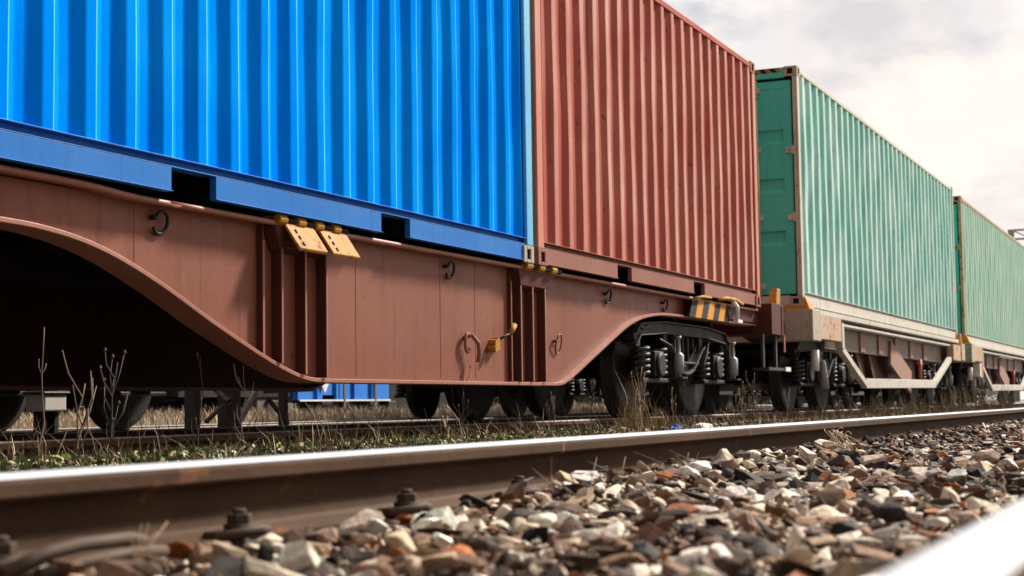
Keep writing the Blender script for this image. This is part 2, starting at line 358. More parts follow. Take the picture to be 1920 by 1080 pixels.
def field(x0, x1, y0, y1, dens, smin, smax, lift=(-.015,.012), pf=None):
    n = int((x1-x0)*(y1-y0)*dens); x = rng.uniform(x0, x1, n); y = rng.uniform(y0, y1, n)
    # keep the rails free
    def clear(yc, hw): return np.abs(y - yc) > hw
    ok = clear(.13, .072) & clear(1.635, .075) & clear(4.81, .07) & clear(6.31, .07)
    sl = np.abs(((x - 2.38 + .3) % .6) - .3) < .11       # over the sleepers
    ok &= ~((sl & (y > -.4) & (y < 2.1)) & (rng.uniform(size=n) < np.where(x > 4.3, .90, .25)))
    x, y = x[ok], y[ok]; n = len(x)
    s = smin + (smax - smin)*rng.beta(1.1, 2.4, n)
    pale = .16 + .75*np.clip(fbm(x*1.1, y*1.7, 9) + .42, 0, 1)*np.clip((x - 2.3)/1.0, .10, 1)*np.clip((8.5 - x)/3, .15, 1)*np.clip((1.62 - y)/.35, .25, 1)
    if pf is not None: pale = pale*0 + pf
    scatter(x, y, s, rng.uniform(*lift, n), pale)
field(1.3, 3.4, -.2, 1.62, 330, .020, .062, (-.024, .014))
field(1.3, 3.4, -.2, 1.62, 1100, .005, .020, (-.012, .010))
field(3.4, 7.0, -.2, 1.62, 330, .020, .060, (-.024, .014))
field(3.4, 7.0, -.2, 1.62, 700, .006, .020, (-.012, .010))
field(7.0, 13., -.1, 1.62, 300, .014, .046, (-.022, .010))
field(7.0, 13., -.1, 1.62, 330, .007, .020)
field(13., 26., -.1, 1.62, 200, .016, .045)
field(26., 60., -.1, 1.62, 60, .02, .045)
field(1.5, 30., 1.70, 3.2, 60, .014, .036)
field(4.0, 22., 3.2, 4.76, 190, .012, .03, pf=.16)
field(5.0, 24., 4.85, 6.25, 60, .014, .034, pf=.2)
field(9.0, 34., 6.4, 11.2, 26, .02, .045, pf=.3)
field(-1., 2.0, -1.0, .06, 120, .014, .036)
# single larger stones leaning on the rail and lying on the bed
bx = np.array([1.80,2.02,2.30,2.42,2.62,2.95,3.25,2.9,3.45,3.9,4.2,4.35,3.6,2.35,2.15,4.8])
by = np.array([1.46,1.33,1.44,1.40,1.42,1.30,1.15,.95,1.0,1.1,.95,.75,.8,1.15,1.05,.7])
scatter(bx, by, np.full(len(bx), .033)*rng.uniform(.8, 1.2, len(bx)), np.full(len(bx), .022), np.full(len(bx), 1.0))
st = np_mesh('ballast_stones', np.concatenate(SV), np.concatenate(SF), M['stone'], np.concatenate(SCOL))
tag(st, 'crushed ballast stones, cream, brown and rust coloured, lying between the rails', 'ballast', kind='stuff')

# ------------------------------------------------------------------ rails and sleepers
half = [(0,0),(.025,-.0006),(.035,-.0025),(.0415,-.007),(.044,-.014),(.044,-.033),(.041,-.0375),(.012,-.046),(.0085,-.053),(.0075,-.07),(.0075,-.10),(.011,-.115),(.02,-.122),(.0625,-.1365),(.0625,-.149)]
prof = [(y, z) for y, z in half] + [(-y, z) for y, z in half[:0:-1]]
def rail(yc, z0, x0, x1, label, group, weld=None, slim=1.0):
    mb = MB(); n = len(prof); prof_ = [(y*slim if z > -.045 else y, z) for y, z in prof]
    seg = [x0, x1]
    vs = [(x, y, z) for x in seg for y, z in prof_]
    fs = []; mi = []
    for i in range(n):
        j = (i+1) % n; top = prof[i][1] > -.0075 and prof[j][1] > -.0075
        mb_f = [i, j, n+j, n+i]; fs.append(mb_f); mi.append(1 if top else 0)
    base = 0; mb.v = vs
    for f_, k in zip(fs, mi): mb.f.append(f_); mb.m.append(k); mb.sm.append(False)
    mb.f.append(list(range(n))); mb.m.append(0); mb.sm.append(False); mb.f.append([n+i for i in range(n)][::-1]); mb.m.append(0); mb.sm.append(False)
    t = mb.build('rail', [M['rail_side'], M['rail_top'] if weld or z0 == 0 else M['rail_dull']]); t.location = (0, yc, z0)
    tag(t, label, 'rail', group)
    if weld:
        wb = MB(); p2 = [(y + (.0010 if y > 0 else -.0010 if y < 0 else 0), z - .0002) for y, z in prof]
        p2 = [(y, z) for y, z in p2 if z < -.009]
        wb.prism(p2, 'x', weld - .008, weld + .008)
        wo = wb.build('weld_collar', M['weld'], t); wo['label'] = 'pale rusty weld line across the rail'
    return t
G1 = 'rails of the empty near track'
rail(1.635, 0, -4, 150, 'long rusty rail with a shiny top running across the picture above the ballast', G1, weld=3.98)
rail(.138, 0, -4, 150, 'blurred bright rail top in the lower right corner', G1, slim=.77)
TZ = -.033
G2 = 'rails under the container train'
rail(4.81, TZ, -4, 150, 'brown rail nearest the weeds under the container wagons', G2)
rail(6.31, TZ, -4, 150, 'farther rail under the container wagons', G2)
G3 = 'rails of the tracks behind the train'
rail(9.45, -.075, -4, 150, 'rail behind the container train, in front of the dark wagons wheels', G3)
rail(10.95, -.075, -4, 150, 'rail behind the container train under the far side of the dark wagons', G3)
G4 = 'rails of the farthest track'
rail(14.1, -.02, -4, 150, 'near rail of the farthest track under the blue wagon', G4)
rail(15.6, -.02, -4, 150, 'last rail of the farthest track under the blue wagon', G4)

def make_sleeper():
    t = empty('sleeper', (0,0,0), 'timber sleeper buried in the ballast across the near track', 'sleeper', 'timber sleepers of the near track')
    b = MB(); b.box(-.12, .12, -.42, 2.16, -.34, -.157); b.build('timber', M['timber'], t, .008)
    for yc in (.13, 1.635):
        p = MB(); p.box(-.085, .085, yc-.19, yc+.19, -.158, -.1495); p.build('baseplate', M['fast'], t, .003)
        for s in (-1, 1):
            e = yc + s*.075
            c = MB()
            c.hexa([(-.042, e-s*.040, -.134),(.042, e-s*.040, -.134),(.042, e+s*.055, -.1495),(-.042, e+s*.055, -.1495)],
                   [(-.040, e-s*.036, -.118),(.040, e-s*.036, -.118),(.038, e+s*.045, -.122),(-.038, e+s*.045, -.122)])
            c.tube([(-.062, e+s*.002, -.127),(-.045, e+s*.04, -.120),(0, e+s*.05, -.115),(.045, e+s*.04, -.120),(.062, e+s*.002, -.127)], .0085, 8)
            clip = c.build('rail_clip', M['fast'], t, .004)
            q = MB()
            q.lathe((0, e+s*.012, -.122), 'z', [(0,.027),(.005,.028),(.0062,.024)], 18)
            q.lathe((0, e+s*.012, -.1158), 'z', [(0,.0265),(.003,.028),(.0075,.028),(.009,.025)], 18)
            q.prism([(0.0225*math.cos(k*math.pi/3+.3), e+s*.012+.0225*math.sin(k*math.pi/3+.3)) for k in range(6)], 'z', -.1065, -.090)
            q.lathe((0, e+s*.012, -.090), 'z', [(0,.012),(.007,.0115),(.009,.009)], 12)
            q.build('bolt', M['fast'], clip, .0015)
    return t
sl0 = make_sleeper(); sl0.location.x = 2.38 - .6*3
for k in range(-2, 66):
    o = copy_tree(sl0); o.location.x = 2.38 + .6*k; o.rotation_euler.z = random.uniform(-.012, .012)
# bent rusty bar lying at the rail foot
b = MB(); b.tube([(1.72,1.50,-.128),(1.80,1.487,-.105),(1.86,1.483,-.099),(1.98,1.487,-.100),(2.03,1.50,-.108),(2.045,1.515,-.118)], .0105, 10)
b.tube([(1.76,1.472,-.132),(1.84,1.462,-.122),(1.96,1.463,-.118),(2.05,1.475,-.124)], .0095, 10)
tag(b.build('bent_bar', M['fast']), 'bent rusty double bar lying at the rail foot, lower left', 'iron bar')

# ------------------------------------------------------------------ containers
LIT = {}
def container(name, label, x0, z0, L, H, side, rail_m, post, end_m, pockets, pitch, first, n, doors=False, casting=None, dent=.004, Y0=4.337, band=None, W=2.438, amp=.034, lit_mat=None, crest_line=False, group='shipping containers on the train'):
    t = empty(name, (x0 + L/2, Y0 + W/2, z0), label, 'container', group)
    hx, hy = L/2, W/2; pw = .115; cw, cl, ch = .155, .175, .118
    zb, zt = .172, H - .075
    casting = casting or post
    # corrugated sides -----------------------------------------------------------
    for sgn in (-1, 1):
        pts = []; p = pitch; a, s = p*.255, p*.245
        xa = -hx + pw; xe = hx - pw; di, do = .010 + amp, .010; er = .0045
        pts.append((xa, di)); e = er; tg = [0]
        for k in range(n):
            q = first - (x0 + hx) + k*p               # start of camera facing slope
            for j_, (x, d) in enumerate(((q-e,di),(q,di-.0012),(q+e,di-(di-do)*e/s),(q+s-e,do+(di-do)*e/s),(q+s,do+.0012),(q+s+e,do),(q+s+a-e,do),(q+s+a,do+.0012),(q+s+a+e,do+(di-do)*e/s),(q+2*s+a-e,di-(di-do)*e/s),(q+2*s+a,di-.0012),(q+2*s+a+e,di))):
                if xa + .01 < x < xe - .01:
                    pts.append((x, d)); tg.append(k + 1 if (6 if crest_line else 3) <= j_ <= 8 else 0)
        pts.append((xe, di)); tg.append(0); lit_seg = np.array([u == v and u > 0 for u, v in zip(tg[:-1], tg[1:])])
        pts = np.array(pts); nz = 13; zz = np.linspace(zb, zt, nz)
        V = []; 
        for z in zz:
            wob = dent*(np.sin(pts[:,0]*1.3 + z*1.1 + x0) + .7*np.sin(pts[:,0]*3.1 - z*2.3 + 1)*np.cos(z*1.7) + .6*np.sin(pts[:,0]*9 + z*5))*np.sin(math.pi*(z-zb)/(zt-zb))
            y = hy - pts[:,1] + wob
            V.append(np.stack([pts[:,0]*1.0, y*sgn, np.full(len(pts), z)], -1))
        V = np.concatenate(V); k = len(pts)
        # back skin of the sheet, 3 mm behind
        V2 = V.copy(); V2[:,1] -= sgn*.003
        I = np.arange(nz*k).reshape(nz, k); Fq = np.stack([I[:-1,:-1], I[:-1,1:], I[1:,1:], I[1:,:-1]], -1).reshape(-1, 4)
        B = nz*k
        rim = []
        for r_ in (0, nz-1):
            o_ = 2*B + (0 if r_ == 0 else 2*k)          # rim has vertices of its own, so the sheet's normals stay level
            for i in range(k-1): rim.append((o_+i, o_+i+1, o_+k+i+1, o_+k+i))
        F1 = Fq if sgn < 0 else Fq[:, ::-1]; F2 = (Fq + B)[:, ::-1] if sgn < 0 else Fq + B
        o = np_mesh('side_panel', np.concatenate([V, V2, V[:k], V2[:k], V[-k:], V2[-k:]]), np.concatenate([F1, F2, np.array(rim)]), side, parent=t, smooth=False)
        if lit_mat:  # lighter strips painted where the ribs catch the sun
            o.data.materials.append(lit_mat); mi_ = np.zeros(len(o.data.polygons), np.int32); mi_[:len(F1)] = np.tile(lit_seg, nz-1).astype(np.int32); o.data.polygons.foreach_set('material_index', mi_)
        # rails
        ya, yb = (hy - .05, hy - .013) if sgn > 0 else (-hy + .013, -hy + .05)
        br = MB(); xs_ = -hx + pw + .03
        segs = []
        for (pa, pb) in pockets:
            segs.append((xs_, pa - x0 - hx)); xs_ = pb - x0 - hx
        segs.append((xs_, hx - pw - .03))
        for u, v in segs:
            br.box(u, v, ya, yb, .016, .125)
            br.box(u, v, *((ya, hy-.001) if sgn > 0 else (-hy+.001, yb)), .012, .0155)
        yi = (hy - .09, hy - .052) if sgn > 0 else (-hy + .052, -hy + .09)
        br.box(-hx+pw, hx-pw, yi[0], yi[1], .127, .1655)
        br.box(-hx+pw, hx-pw, *((hy-.09, hy-.006) if sgn > 0 else (-hy+.006, -hy+.09)), .1658, .1715)
        br.box(-hx+pw, hx-pw, *((hy-.058, hy-.012) if sgn > 0 else (-hy+.012, -hy+.058)), .1258, .1315)
        br.build('bottom_rail', rail_m, t, .003)
        tr = MB(); tr.box(-hx+.17, hx-.17, *((hy-.06, hy-.004) if sgn > 0 else (-hy+.004, -hy+.06)), H-.0745, H-.018)
        tr.build('top_rail', post if doors else side, t, .006)
    # posts and castings ---------------------------------------------------------
    for sx in (-1, 1):
        for sy in (-1, 1):
            p = MB()
            X = sorted((sx*(hx-.004), sx*(hx-pw))); Y = sorted((sy*(hy-.003), sy*(hy-.03))); p.box(*X, *Y, ch+.001, H-ch-.001)
            X = sorted((sx*(hx-.004), sx*(hx-.03))); Y = sorted((sy*(hy-.03), sy*(hy-(.062 if doors and sx < 0 else .15)))); p.box(*X, *Y, ch+.001, H-ch-.001)
            p.build('corner_post', post, t, .006)
            for z1, z2 in ((0, ch), (H-ch, H)):
                q = MB(); X = sorted((sx*hx, sx*(hx-cl))); Y = sorted((sy*(hy-.016), sy*(hy-cw))); 
                xi = sorted((sx*(hx-.014), sx*(hx-cl))); q.box(*xi, *Y, z1+.004, z2-.004, 1)  # black backing imitates the dark inside the holes
                # oval hole in the side: four bars round a recess
                fy = sorted((sy*hy, sy*(hy-.0155))); xm = sx*(hx - cl/2)
                q.box(X[0], xm-.034, *fy, z1, z2); q.box(xm+.034, X[1], *fy, z1, z2)
                q.box(xm-.034, xm+.034, *fy, z1, z1+.024); q.box(xm-.034, xm+.034, *fy, z2-.024, z2)
                fx = sorted((sx*hx, sx*(hx-.0135))); ys_ = sy*(hy-.016); ym = sy*(hy-.085)
                yy = sorted((ys_, ym+sy*.034)); q.box(*fx, *yy, z1, z2)
                yy = sorted((ym-sy*.034, sy*(hy-cw))); q.box(*fx, *yy, z1, z2)
                yy = sorted((ym-sy*.034, ym+sy*.034)); q.box(*fx, *yy, z1, z1+.024); q.box(*fx, *yy, z2-.024, z2)
                q.build('corner_casting', [casting, M['black']], t, .004)
    # roof, floor and ends -------------------------------------------------------
    rf = MB(); rf.box(-hx+.05, hx-.05, -hy+.061, hy-.061, H-.05, H-.022)
    k = int(L/.35)
    for i in range(k):
        x = -hx + .3 + (L-.6)*i/(k-1); rf.box(x-.09, x+.09, -hy+.15, hy-.15, H-.0215, H-.006)
    rf.build('roof', end_m, t)
    fl = MB(); fl.box(-hx+.1, hx-.1, -hy+.095, hy-.095, .13, .17)
    k = int(L/.4)
    for i in range(k):
        x = -hx + .25 + (L-.5)*i/(k-1); fl.box(x-.02, x+.02, -hy+.10, hy-.10, .03, .1295)
    fl.build('floor', M['black'], t)
    for sx in (-1, 1):
        hd = MB(); X = sorted((sx*(hx-.012), sx*(hx-.07)))
        hd.box(*X, -hy+cw+.002, hy-cw-.002, .012, .13)
        hd.build('end_sill', rail_m, t, .004)
        hd = MB(); hd.box(*X, -hy+cw+.002, hy-cw-.002, H-.128, H-.006)
        ho = hd.build('header', end_m if doors else post, t, .004)
        if doors and sx < 0:
            cv = MB(); yy = -hy + cw + .02; i = 0
            while yy < hy - cw - .1:
                cv.add([(-hx+.0095, yy, H-.062),(-hx+.0095, yy+.06, H-.062),(-hx+.0095, yy+.10, H-.010),(-hx+.0095, yy+.04, H-.010),(-hx+.0125, yy, H-.062),(-hx+.0125, yy+.06, H-.062),(-hx+.0125, yy+.10, H-.010),(-hx+.0125, yy+.04, H-.010)],
                       [(0,3,2,1),(4,5,6,7),(0,1,5,4),(1,2,6,5),(2,3,7,6),(3,0,4,7)], i % 2); yy += .06; i += 1
            cv.build('hazard_stripes', [M['yellow'], M['black']], ho)
            for sy in (-1, 1):
                d = MB(); y1, y2 = sorted((sy*.012, sy*(hy-.088))); xf, xb = -hx+.030, -hx+.075
                z1, z2 = .15, H-.16
                rec = [z1 + (z2-z1)*f_ for f_ in (.26, .505, .735, .86)]
                rh = .085; last = z1; ya, yb = (y1+.10, y2-.12) if sy > 0 else (y1+.10, y2-.12)
                d.box(xf, xb, y1, ya, z1, z2); d.box(xf, xb, yb, y2, z1, z2)
                for zr in rec[:3]:
                    d.box(xf, xb, ya, yb, last, zr-rh)
                    d.box(xf+.028, xb, ya, yb, zr-rh, zr+rh)
                    d.hexa([(xf,ya,zr-rh),(xf,yb,zr-rh),(xf+.028,yb,zr-rh),(xf+.028,ya,zr-rh)], [(xf+.024,ya,zr-rh+.045),(xf+.024,yb,zr-rh+.045),(xf+.028,yb,zr-rh+.045),(xf+.028,ya,zr-rh+.045)])
                    last = zr+rh
                d.box(xf, xb, ya, yb, last, z2)
                d.box(xf-.006, xf-.0005, y1+.02, y2-.015, z2-.09, z2-.02)
                do_ = d.build('door', end_m, t, .006)
                for f_ in (.355, .67):
                    h_ = MB(); zc = z1 + (z2-z1)*f_; h_.box(-hx+.012, -hx+.0295, *sorted((sy*(hy-.035), sy*(hy-.16))), zc-.035, zc+.035)
                    h_.tube([(-hx+.010, sy*(hy-.075), zc-.05), (-hx+.010, sy*(hy-.075), zc+.05)], .016, 8)
                    h_.build('hinge', post, do_, .003)
                for yy in (.28, .72):
                    lb = MB(); lb.tube([(-hx+.012, sy*yy, z1-.02), (-hx+.012, sy*yy, z2+.02)], .016, 8)
                    for zc in (z1+.1, z1+.9, z2-.8, z2-.1): lb.box(-hx+.008, -hx+.0295, sy*yy-.05, sy*yy+.05, zc-.03, zc+.03)
                    lb.box(-hx+.004, -hx+.016, *sorted((sy*yy, sy*(yy-.35 if yy > .5 else yy+.0+.3))), z1+.95, z1+1.0)
                    lb.build('locking_bar', post, do_)
        else:
            e = MB(); nn = 9; wv = (W - .32)/nn; xo = sx*(hx-.012); xi = sx*(hx-.055); xb = sx*(hx-.06)
            outl = []
            for i in range(nn):
                y = -hy + .16 + i*wv
                outl += [(xi, y), (xi, y+wv*.25), (xo, y+wv*.5), (xo, y+wv*.75)]
            outl += [(xi, hy-.16), (xb, hy-.16), (xb, -hy+.16)]
            e.prism(outl, 'z', .131, H-.129); e.build('end_wall', end_m, t)
    return t
P1 = .2764
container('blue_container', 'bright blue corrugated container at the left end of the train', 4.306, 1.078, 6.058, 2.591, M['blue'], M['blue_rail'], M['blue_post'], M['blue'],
          [(6.10,6.46),(8.13,8.49)], P1, 5.020 - P1*.5 - 2*P1 - .02, 22, casting=M['beige'], lit_mat=M['blue_lit_fold'], crest_line=True)
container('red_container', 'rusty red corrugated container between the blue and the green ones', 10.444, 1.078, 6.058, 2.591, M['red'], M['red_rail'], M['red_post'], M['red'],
          [(12.12,12.46),(14.18,14.52)], .2868, 10.835 - .2868*.38 - .287, 21, casting=M['red_rail'], lit_mat=M['red_lit_worn'])
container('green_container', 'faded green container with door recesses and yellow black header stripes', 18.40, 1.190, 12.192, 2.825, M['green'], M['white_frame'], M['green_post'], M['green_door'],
          [], .362, 18.763 - .362*.38, 33, doors=True, dent=.006, casting=M['beige'], amp=.036, lit_mat=M['green_lit_worn'])
container('green_container', 'pale bleached green container at the far right end of the train', 31.62, 1.165, 12.192, 2.825, M['palegreen'], M['white_frame'], M['tan_frame'], M['green_door'],
          [], .362, 31.95, 33, doors=True, dent=.006, casting=M['tan_frame'], amp=.03)

# ------------------------------------------------------------------ bogie (a part of each wagon)
YC = 5.56
def make_bogie(parent, cx, wb=1.8):
    """cx local; axle centre height .46 over the rail; local z=0 is the rail top"""
    b = MB()
    h = wb/2
    for s in (-1, 1):
        yc = s*.985
        top = [(cx-h-.50,.68),(cx-h-.40,.76),(cx-.62,.80),(cx+.62,.80),(cx+h+.40,.76),(cx+h+.50,.68)]
        for p_, q_ in zip(top[:-1], top[1:]):
            b.bar((p_[0], yc, p_[1]), (q_[0], yc, q_[1]), .10, .085); b.bar((p_[0], yc, p_[1]+.05), (q_[0], yc, q_[1]+.05), .16, .014, 1); b.bar((p_[0], yc, p_[1]-.049), (q_[0], yc, q_[1]-.049), .16, .012, 1)
        low = [(cx-h+.30,.66),(cx-h+.40,.62),(cx-.22,.43),(cx-.08,.395),(cx+.08,.395),(cx+.22,.43),(cx+h-.40,.62),(cx+h-.30,.66)]
        for p_, q_ in zip(low[:-1], low[1:]):
            b.bar((p_[0], yc, p_[1]), (q_[0], yc, q_[1]), .16, .022, 1); b.bar((p_[0], yc+s*.0, p_[1]+.045), (q_[0], yc, q_[1]+.045), .05, .07)
        for x_ in (cx-h-.40, cx-h+.36, cx+h-.36, cx+h+.40): b.box(x_-.06, x_+.06, *sorted((s*.94, s*1.03)), .615, .76)
        b.box(cx-.50, cx+.50, *sorted((s*.925, s*.955)), .50, .75, 2)  # black sheet fills the window, imitating the dark behind it
        for x_ in np.linspace(cx-.40, cx+.40, 6): b.box(x_-.012, x_+.012, *sorted((s*.957, s*1.0)), .50, .75, 1)
        b.box(cx-.42, cx+.42, *sorted((s*.96, s*1.05)), .485, .505, 1)
        b.tube([(cx-h+.1, s*1.06, .69),(cx-.5, s*1.07, .64),(cx-.35, s*1.08, .50),(cx-.1, s*1.07, .46)], .012, 6, 1)
        b.tube([(cx+h-.2, s*1.06, .71),(cx+.6, s*1.075, .60),(cx+.45, s*1.08, .47)], .010, 6, 1)
    b.box(cx-.25, cx+.25, -.92, .92, .50, .78); b.box(cx-h-.50, cx-h-.42, -.92, .92, .66, .74); b.box(cx+h+.42, cx+h+.50, -.92, .92, .66, .74)
    bo = b.build('bogie', [M['iron'], M['iron_grey'], M['black']], parent, .006)
    for ax in (-wb/2, wb/2):
        x = cx + ax
        ws = MB(); ws.lathe((x, -.98, .46), 'y', [(0,.055),(.2,.065),(.26,.08),(1.7,.08),(1.76,.065),(1.96,.055)], 16); ws.build('axle', M['iron'], bo)
        for s in (-1, 1):
            w_ = MB(); pr_ = [(-.068,.40),(-.0675,.452),(-.06,.459),(.02,.461),(.032,.470),(.040,.486),(.052,.488),(.066,.47),(.067,.40)]
            pr_ = [(-s*t, r_) for t, r_ in pr_]
            w_.lathe((x, s*.755, .46), 'y', pr_, 40)
            w_.lathe((x, s*.755, .46), 'y', [(-s*-.03,.399),(-s*-.02,.34),(-s*.0,.20),(-s*-.055,.12),(-s*-.06,.10)], 32)
            w_.build('wheel', [M['iron']], bo)
            a_ = MB(); a_.box(x-.13, x+.13, *sorted((s*.90, s*1.09)), .36, .58); a_.box(x-.36, x+.36, *sorted((s*.92, s*1.06)), .305, .345)
            a_.lathe((x, s*1.09, .46), 'y', [(0,.11),(s*.02,.11),(s*.03,.09)], 20)
            a_.build('axle_box', M['iron'], bo, .01)
            for o_ in (-.24, .24):
                c_ = MB(); pts = []
                for i in range(73):
                    t_ = i/72; a = t_*2*math.pi*5; pts.append((x+o_+.075*math.cos(a), s*.99+.075*math.sin(a), .352+.262*t_))
                c_.tube(pts, .0165, 7); c_.lathe((x+o_, s*.99, .35), 'z', [(0,.045),(.26,.045)], 10)
                c_.build('coil_spring', M['iron_grey'], bo)
            d_ = MB(); xd = x + .52
            d_.lathe((xd, s*1.10, .36), 'z', [(0,.02),(.03,.022),(.032,.045),(.20,.047),(.21,.03),(.22,.018),(.34,.016),(.345,.028),(.37,.028)], 14)
            d_.build('damper', M['damper'], bo)
            br = MB(); br.box(xd-.07, xd+.07, *sorted((s*1.03, s*1.16)), .345, .358); br.box(xd-.015, xd+.015, *sorted((s*1.03, s*1.07)), .36, .74)
            br.build('damper_bracket', M['iron_grey'], bo)
    return bo

# ------------------------------------------------------------------ brown container wagon
OX = 9.3
wag = empty('container_wagon', (OX, YC, TZ), 'red brown fishbelly flat wagon carrying the blue and the red container', 'wagon', 'flat wagons of the container train')
zo = -TZ
def W(x, z=None):  return (x - OX) if z is None else (x - OX, z + zo)
def smooth_curve(p, k=6):
    P = [np.array(q, float) for q in p]; P = [2*P[0]-P[1]] + P + [2*P[-1]-P[-2]]; o = []
    for i in range(1, len(P)-2):
        for j in range(k):
            t = j/k; a, b, c, d = P[i-1:i+3]
            o.append(.5*((2*b) + (c-a)*t + (2*a-5*b+4*c-d)*t*t + (3*b-a-3*c+d)*t**3))
    o.append(P[-2]); return [tuple(q) for q in o]
left = [(1.6,.87),(3.6,.868),(4.9,.862),(5.35,.848),(5.72,.79),(6.11,.672),(6.54,.51),(6.95,.368),(7.22,.288),(7.42,.248),(7.62,.238)]
right = [(10.93,.240),(11.05,.246),(11.16,.268),(11.34,.325),(11.93,.53),(12.50,.722),(12.85,.805),(13.2,.85),(13.55,.872),(14.4,.882),(16.6,.90)]
bp = smooth_curve(left) + smooth_curve(right)
bp = [W(*q) for q in bp]
ZT = 1.046 + zo
def side_beam(sg):
    y_web = sg*1.085; b = MB(); n = len(bp)
    ya, yb = sorted((y_web - .01, y_web + .01))
    for (x0, z0), (x1, z1) in zip(bp[:-1], bp[1:]):
        b.hexa([(x0,ya,z0+.011),(x1,ya,z1+.011),(x1,yb,z1+.011),(x0,yb,z0+.011)], [(x0,ya,ZT),(x1,ya,ZT),(x1,yb,ZT),(x0,yb,ZT)])
    # weld seams, 3 mm proud
    for xs_, w_ in ((5.98,.012),(8.03,.007),(9.12,.006),(9.64,.007)):
        x = xs_ - OX; zz = np.interp(x, [q[0] for q in bp], [q[1] for q in bp])
        b.box(x-w_/2, x+w_/2, *sorted((sg*1.0952, sg*1.0968)), zz+.03, ZT-.01)
    o = b.build('side_beam', M['brown'] if sg < 0 else M['brown_dark'], wag)  # far beam painted darker, standing in for the shade there
    # bottom flange
    f = MB(); y0, y1 = sorted((sg*.98, sg*1.145)); vs = []; t = .022
    for i, (x, z) in enumerate(bp):
        a = np.array(bp[max(i-1,0)]); c = np.array(bp[min(i+1,n-1)]); d = (c-a)/np.linalg.norm(c-a); nx, nz = -d[1], d[0]
        vs += [(x-nx*t/2,y0,z-nz*t/2),(x-nx*t/2,y1,z-nz*t/2),(x+nx*t/2,y1,z+nz*t/2),(x+nx*t/2,y0,z+nz*t/2)]
    fs = []
    for i in range(n-1):
        for k in range(4): fs.append((4*i+k, 4*i+(k+1)%4, 4*i+4+(k+1)%4, 4*i+4+k))
    fs += [(0,1,2,3), tuple(4*(n-1)+k for k in (3,2,1,0))]
    f.add(vs, fs); f.build('bottom_flange', M['edge'], o, .003)
    # top flange with rounded outer edge, dips slightly behind the end of the blue container's first pocket
    tf = MB(); tp = [(1.6,1.068),(5.0,1.068),(5.55,1.066),(5.85,1.052),(6.2,1.0485),(7.2,1.052),(16.9,1.060)]
    tp = [W(*q) for q in smooth_curve(tp, 5)]
    for (x0, z0), (x1, z1) in zip(tp[:-1], tp[1:]):
        yy0, yy1 = sorted((sg*.93, sg*1.165))
        tf.hexa([(x0,yy0,z0-.014),(x1,yy0,z1-.014),(x1,yy1,z1-.014),(x0,yy1,z0-.014)], [(x0,yy0,z0),(x1,yy0,z1),(x1,yy1,z1),(x0,yy1,z0)])
    tf.tube([(x, sg*1.168, z-.008) for x, z in tp], .015, 8)
    tf.build('top_flange', M['edge'], o)
    # stiffener plates
    for xs_, yo in ((7.00,1.135),(7.14,1.16),(7.375,1.16),(7.595,1.16),(10.18,1.125),(10.27,1.16),(10.48,1.16),(10.71,1.16)):
        x = xs_ - OX; zz = np.interp(x, [q[0] for q in bp], [q[1] for q in bp]); s_ = MB()
        s_.box(x-.007, x+.007, *sorted((sg*1.096, sg*(yo-.006))), zz+.016, 1.033+zo)
        s_.box(x-.0075, x+.0075, *sorted((sg*(yo-.0058), sg*yo)), zz+.016, .95+zo, 1)
        s_.build('stiffener', [M['brown_dark'], M['edge']], o)
    # flared brackets under the hinges
    for x0, x1, e in ((7.09, 7.62, .12), (10.24, 10.73, .12)):
        k = MB(); u0, u1 = x0-OX, x1-OX; yo, ym, yi = sg*1.172, sg*1.10, sg*1.1
        k.hexa([(u0+.02, sg*1.098, .90+zo), (u1-.02, sg*1.098, .90+zo), (u1-.02, sg*1.162, .925+zo), (u0+.02, sg*1.162, .925+zo)], [(u0-.05, sg*1.098, 1.03+zo), (u1+e, sg*1.098, 1.03+zo), (u1+e, sg*1.178, 1.03+zo), (u0-.05, sg*1.178, 1.03+zo)])
        k.build('hinge_bracket', M['brown_dark'], o, .003)
    # lashing rings
    for xr, zr, full in ((6.14,.956,0),(9.22,.957,0),(12.14,.951,0),(13.60,.955,0),(11.05,.538,1)):
        k = MB(); r_ = .052; pts = []
        for i in range(25):
            a = R(150 - i*(300 if not full else 345)/24); pts.append((xr-OX+r_*math.cos(a), sg*(1.12+.012*math.sin(a*1.0)), zr+zo+r_*(1.0 if not full else 1.35)*math.sin(a)))
        k.tube(pts, .0085 if not full else .006, 8)
        k.tube([(xr-OX-.045, sg*1.096, zr+zo+.02), (xr-OX-.045, sg*1.13, zr+zo+.02)], .012, 8)
        k.build('lashing_ring', M['iron'] if not full else M['brown'], o)
    return o
nb = side_beam(-1); fb = side_beam(1)
# centre sill, cross members, deck edges
c = MB(); c.box(W(1.4), W(16.9), -.25, .25, .78+zo, 1.03+zo)
for x in np.arange(2.5, 16.5, 1.2): c.box(W(x)-.05, W(x)+.05, -.92, .92, .86+zo, 1.02+zo)
c.box(W(5.2), W(13.4), -.92, .92, 1.022+zo, 1.034+zo)
c.build('centre_sill', M['iron'], wag)  # coloured black to deepen the shade under the wagon
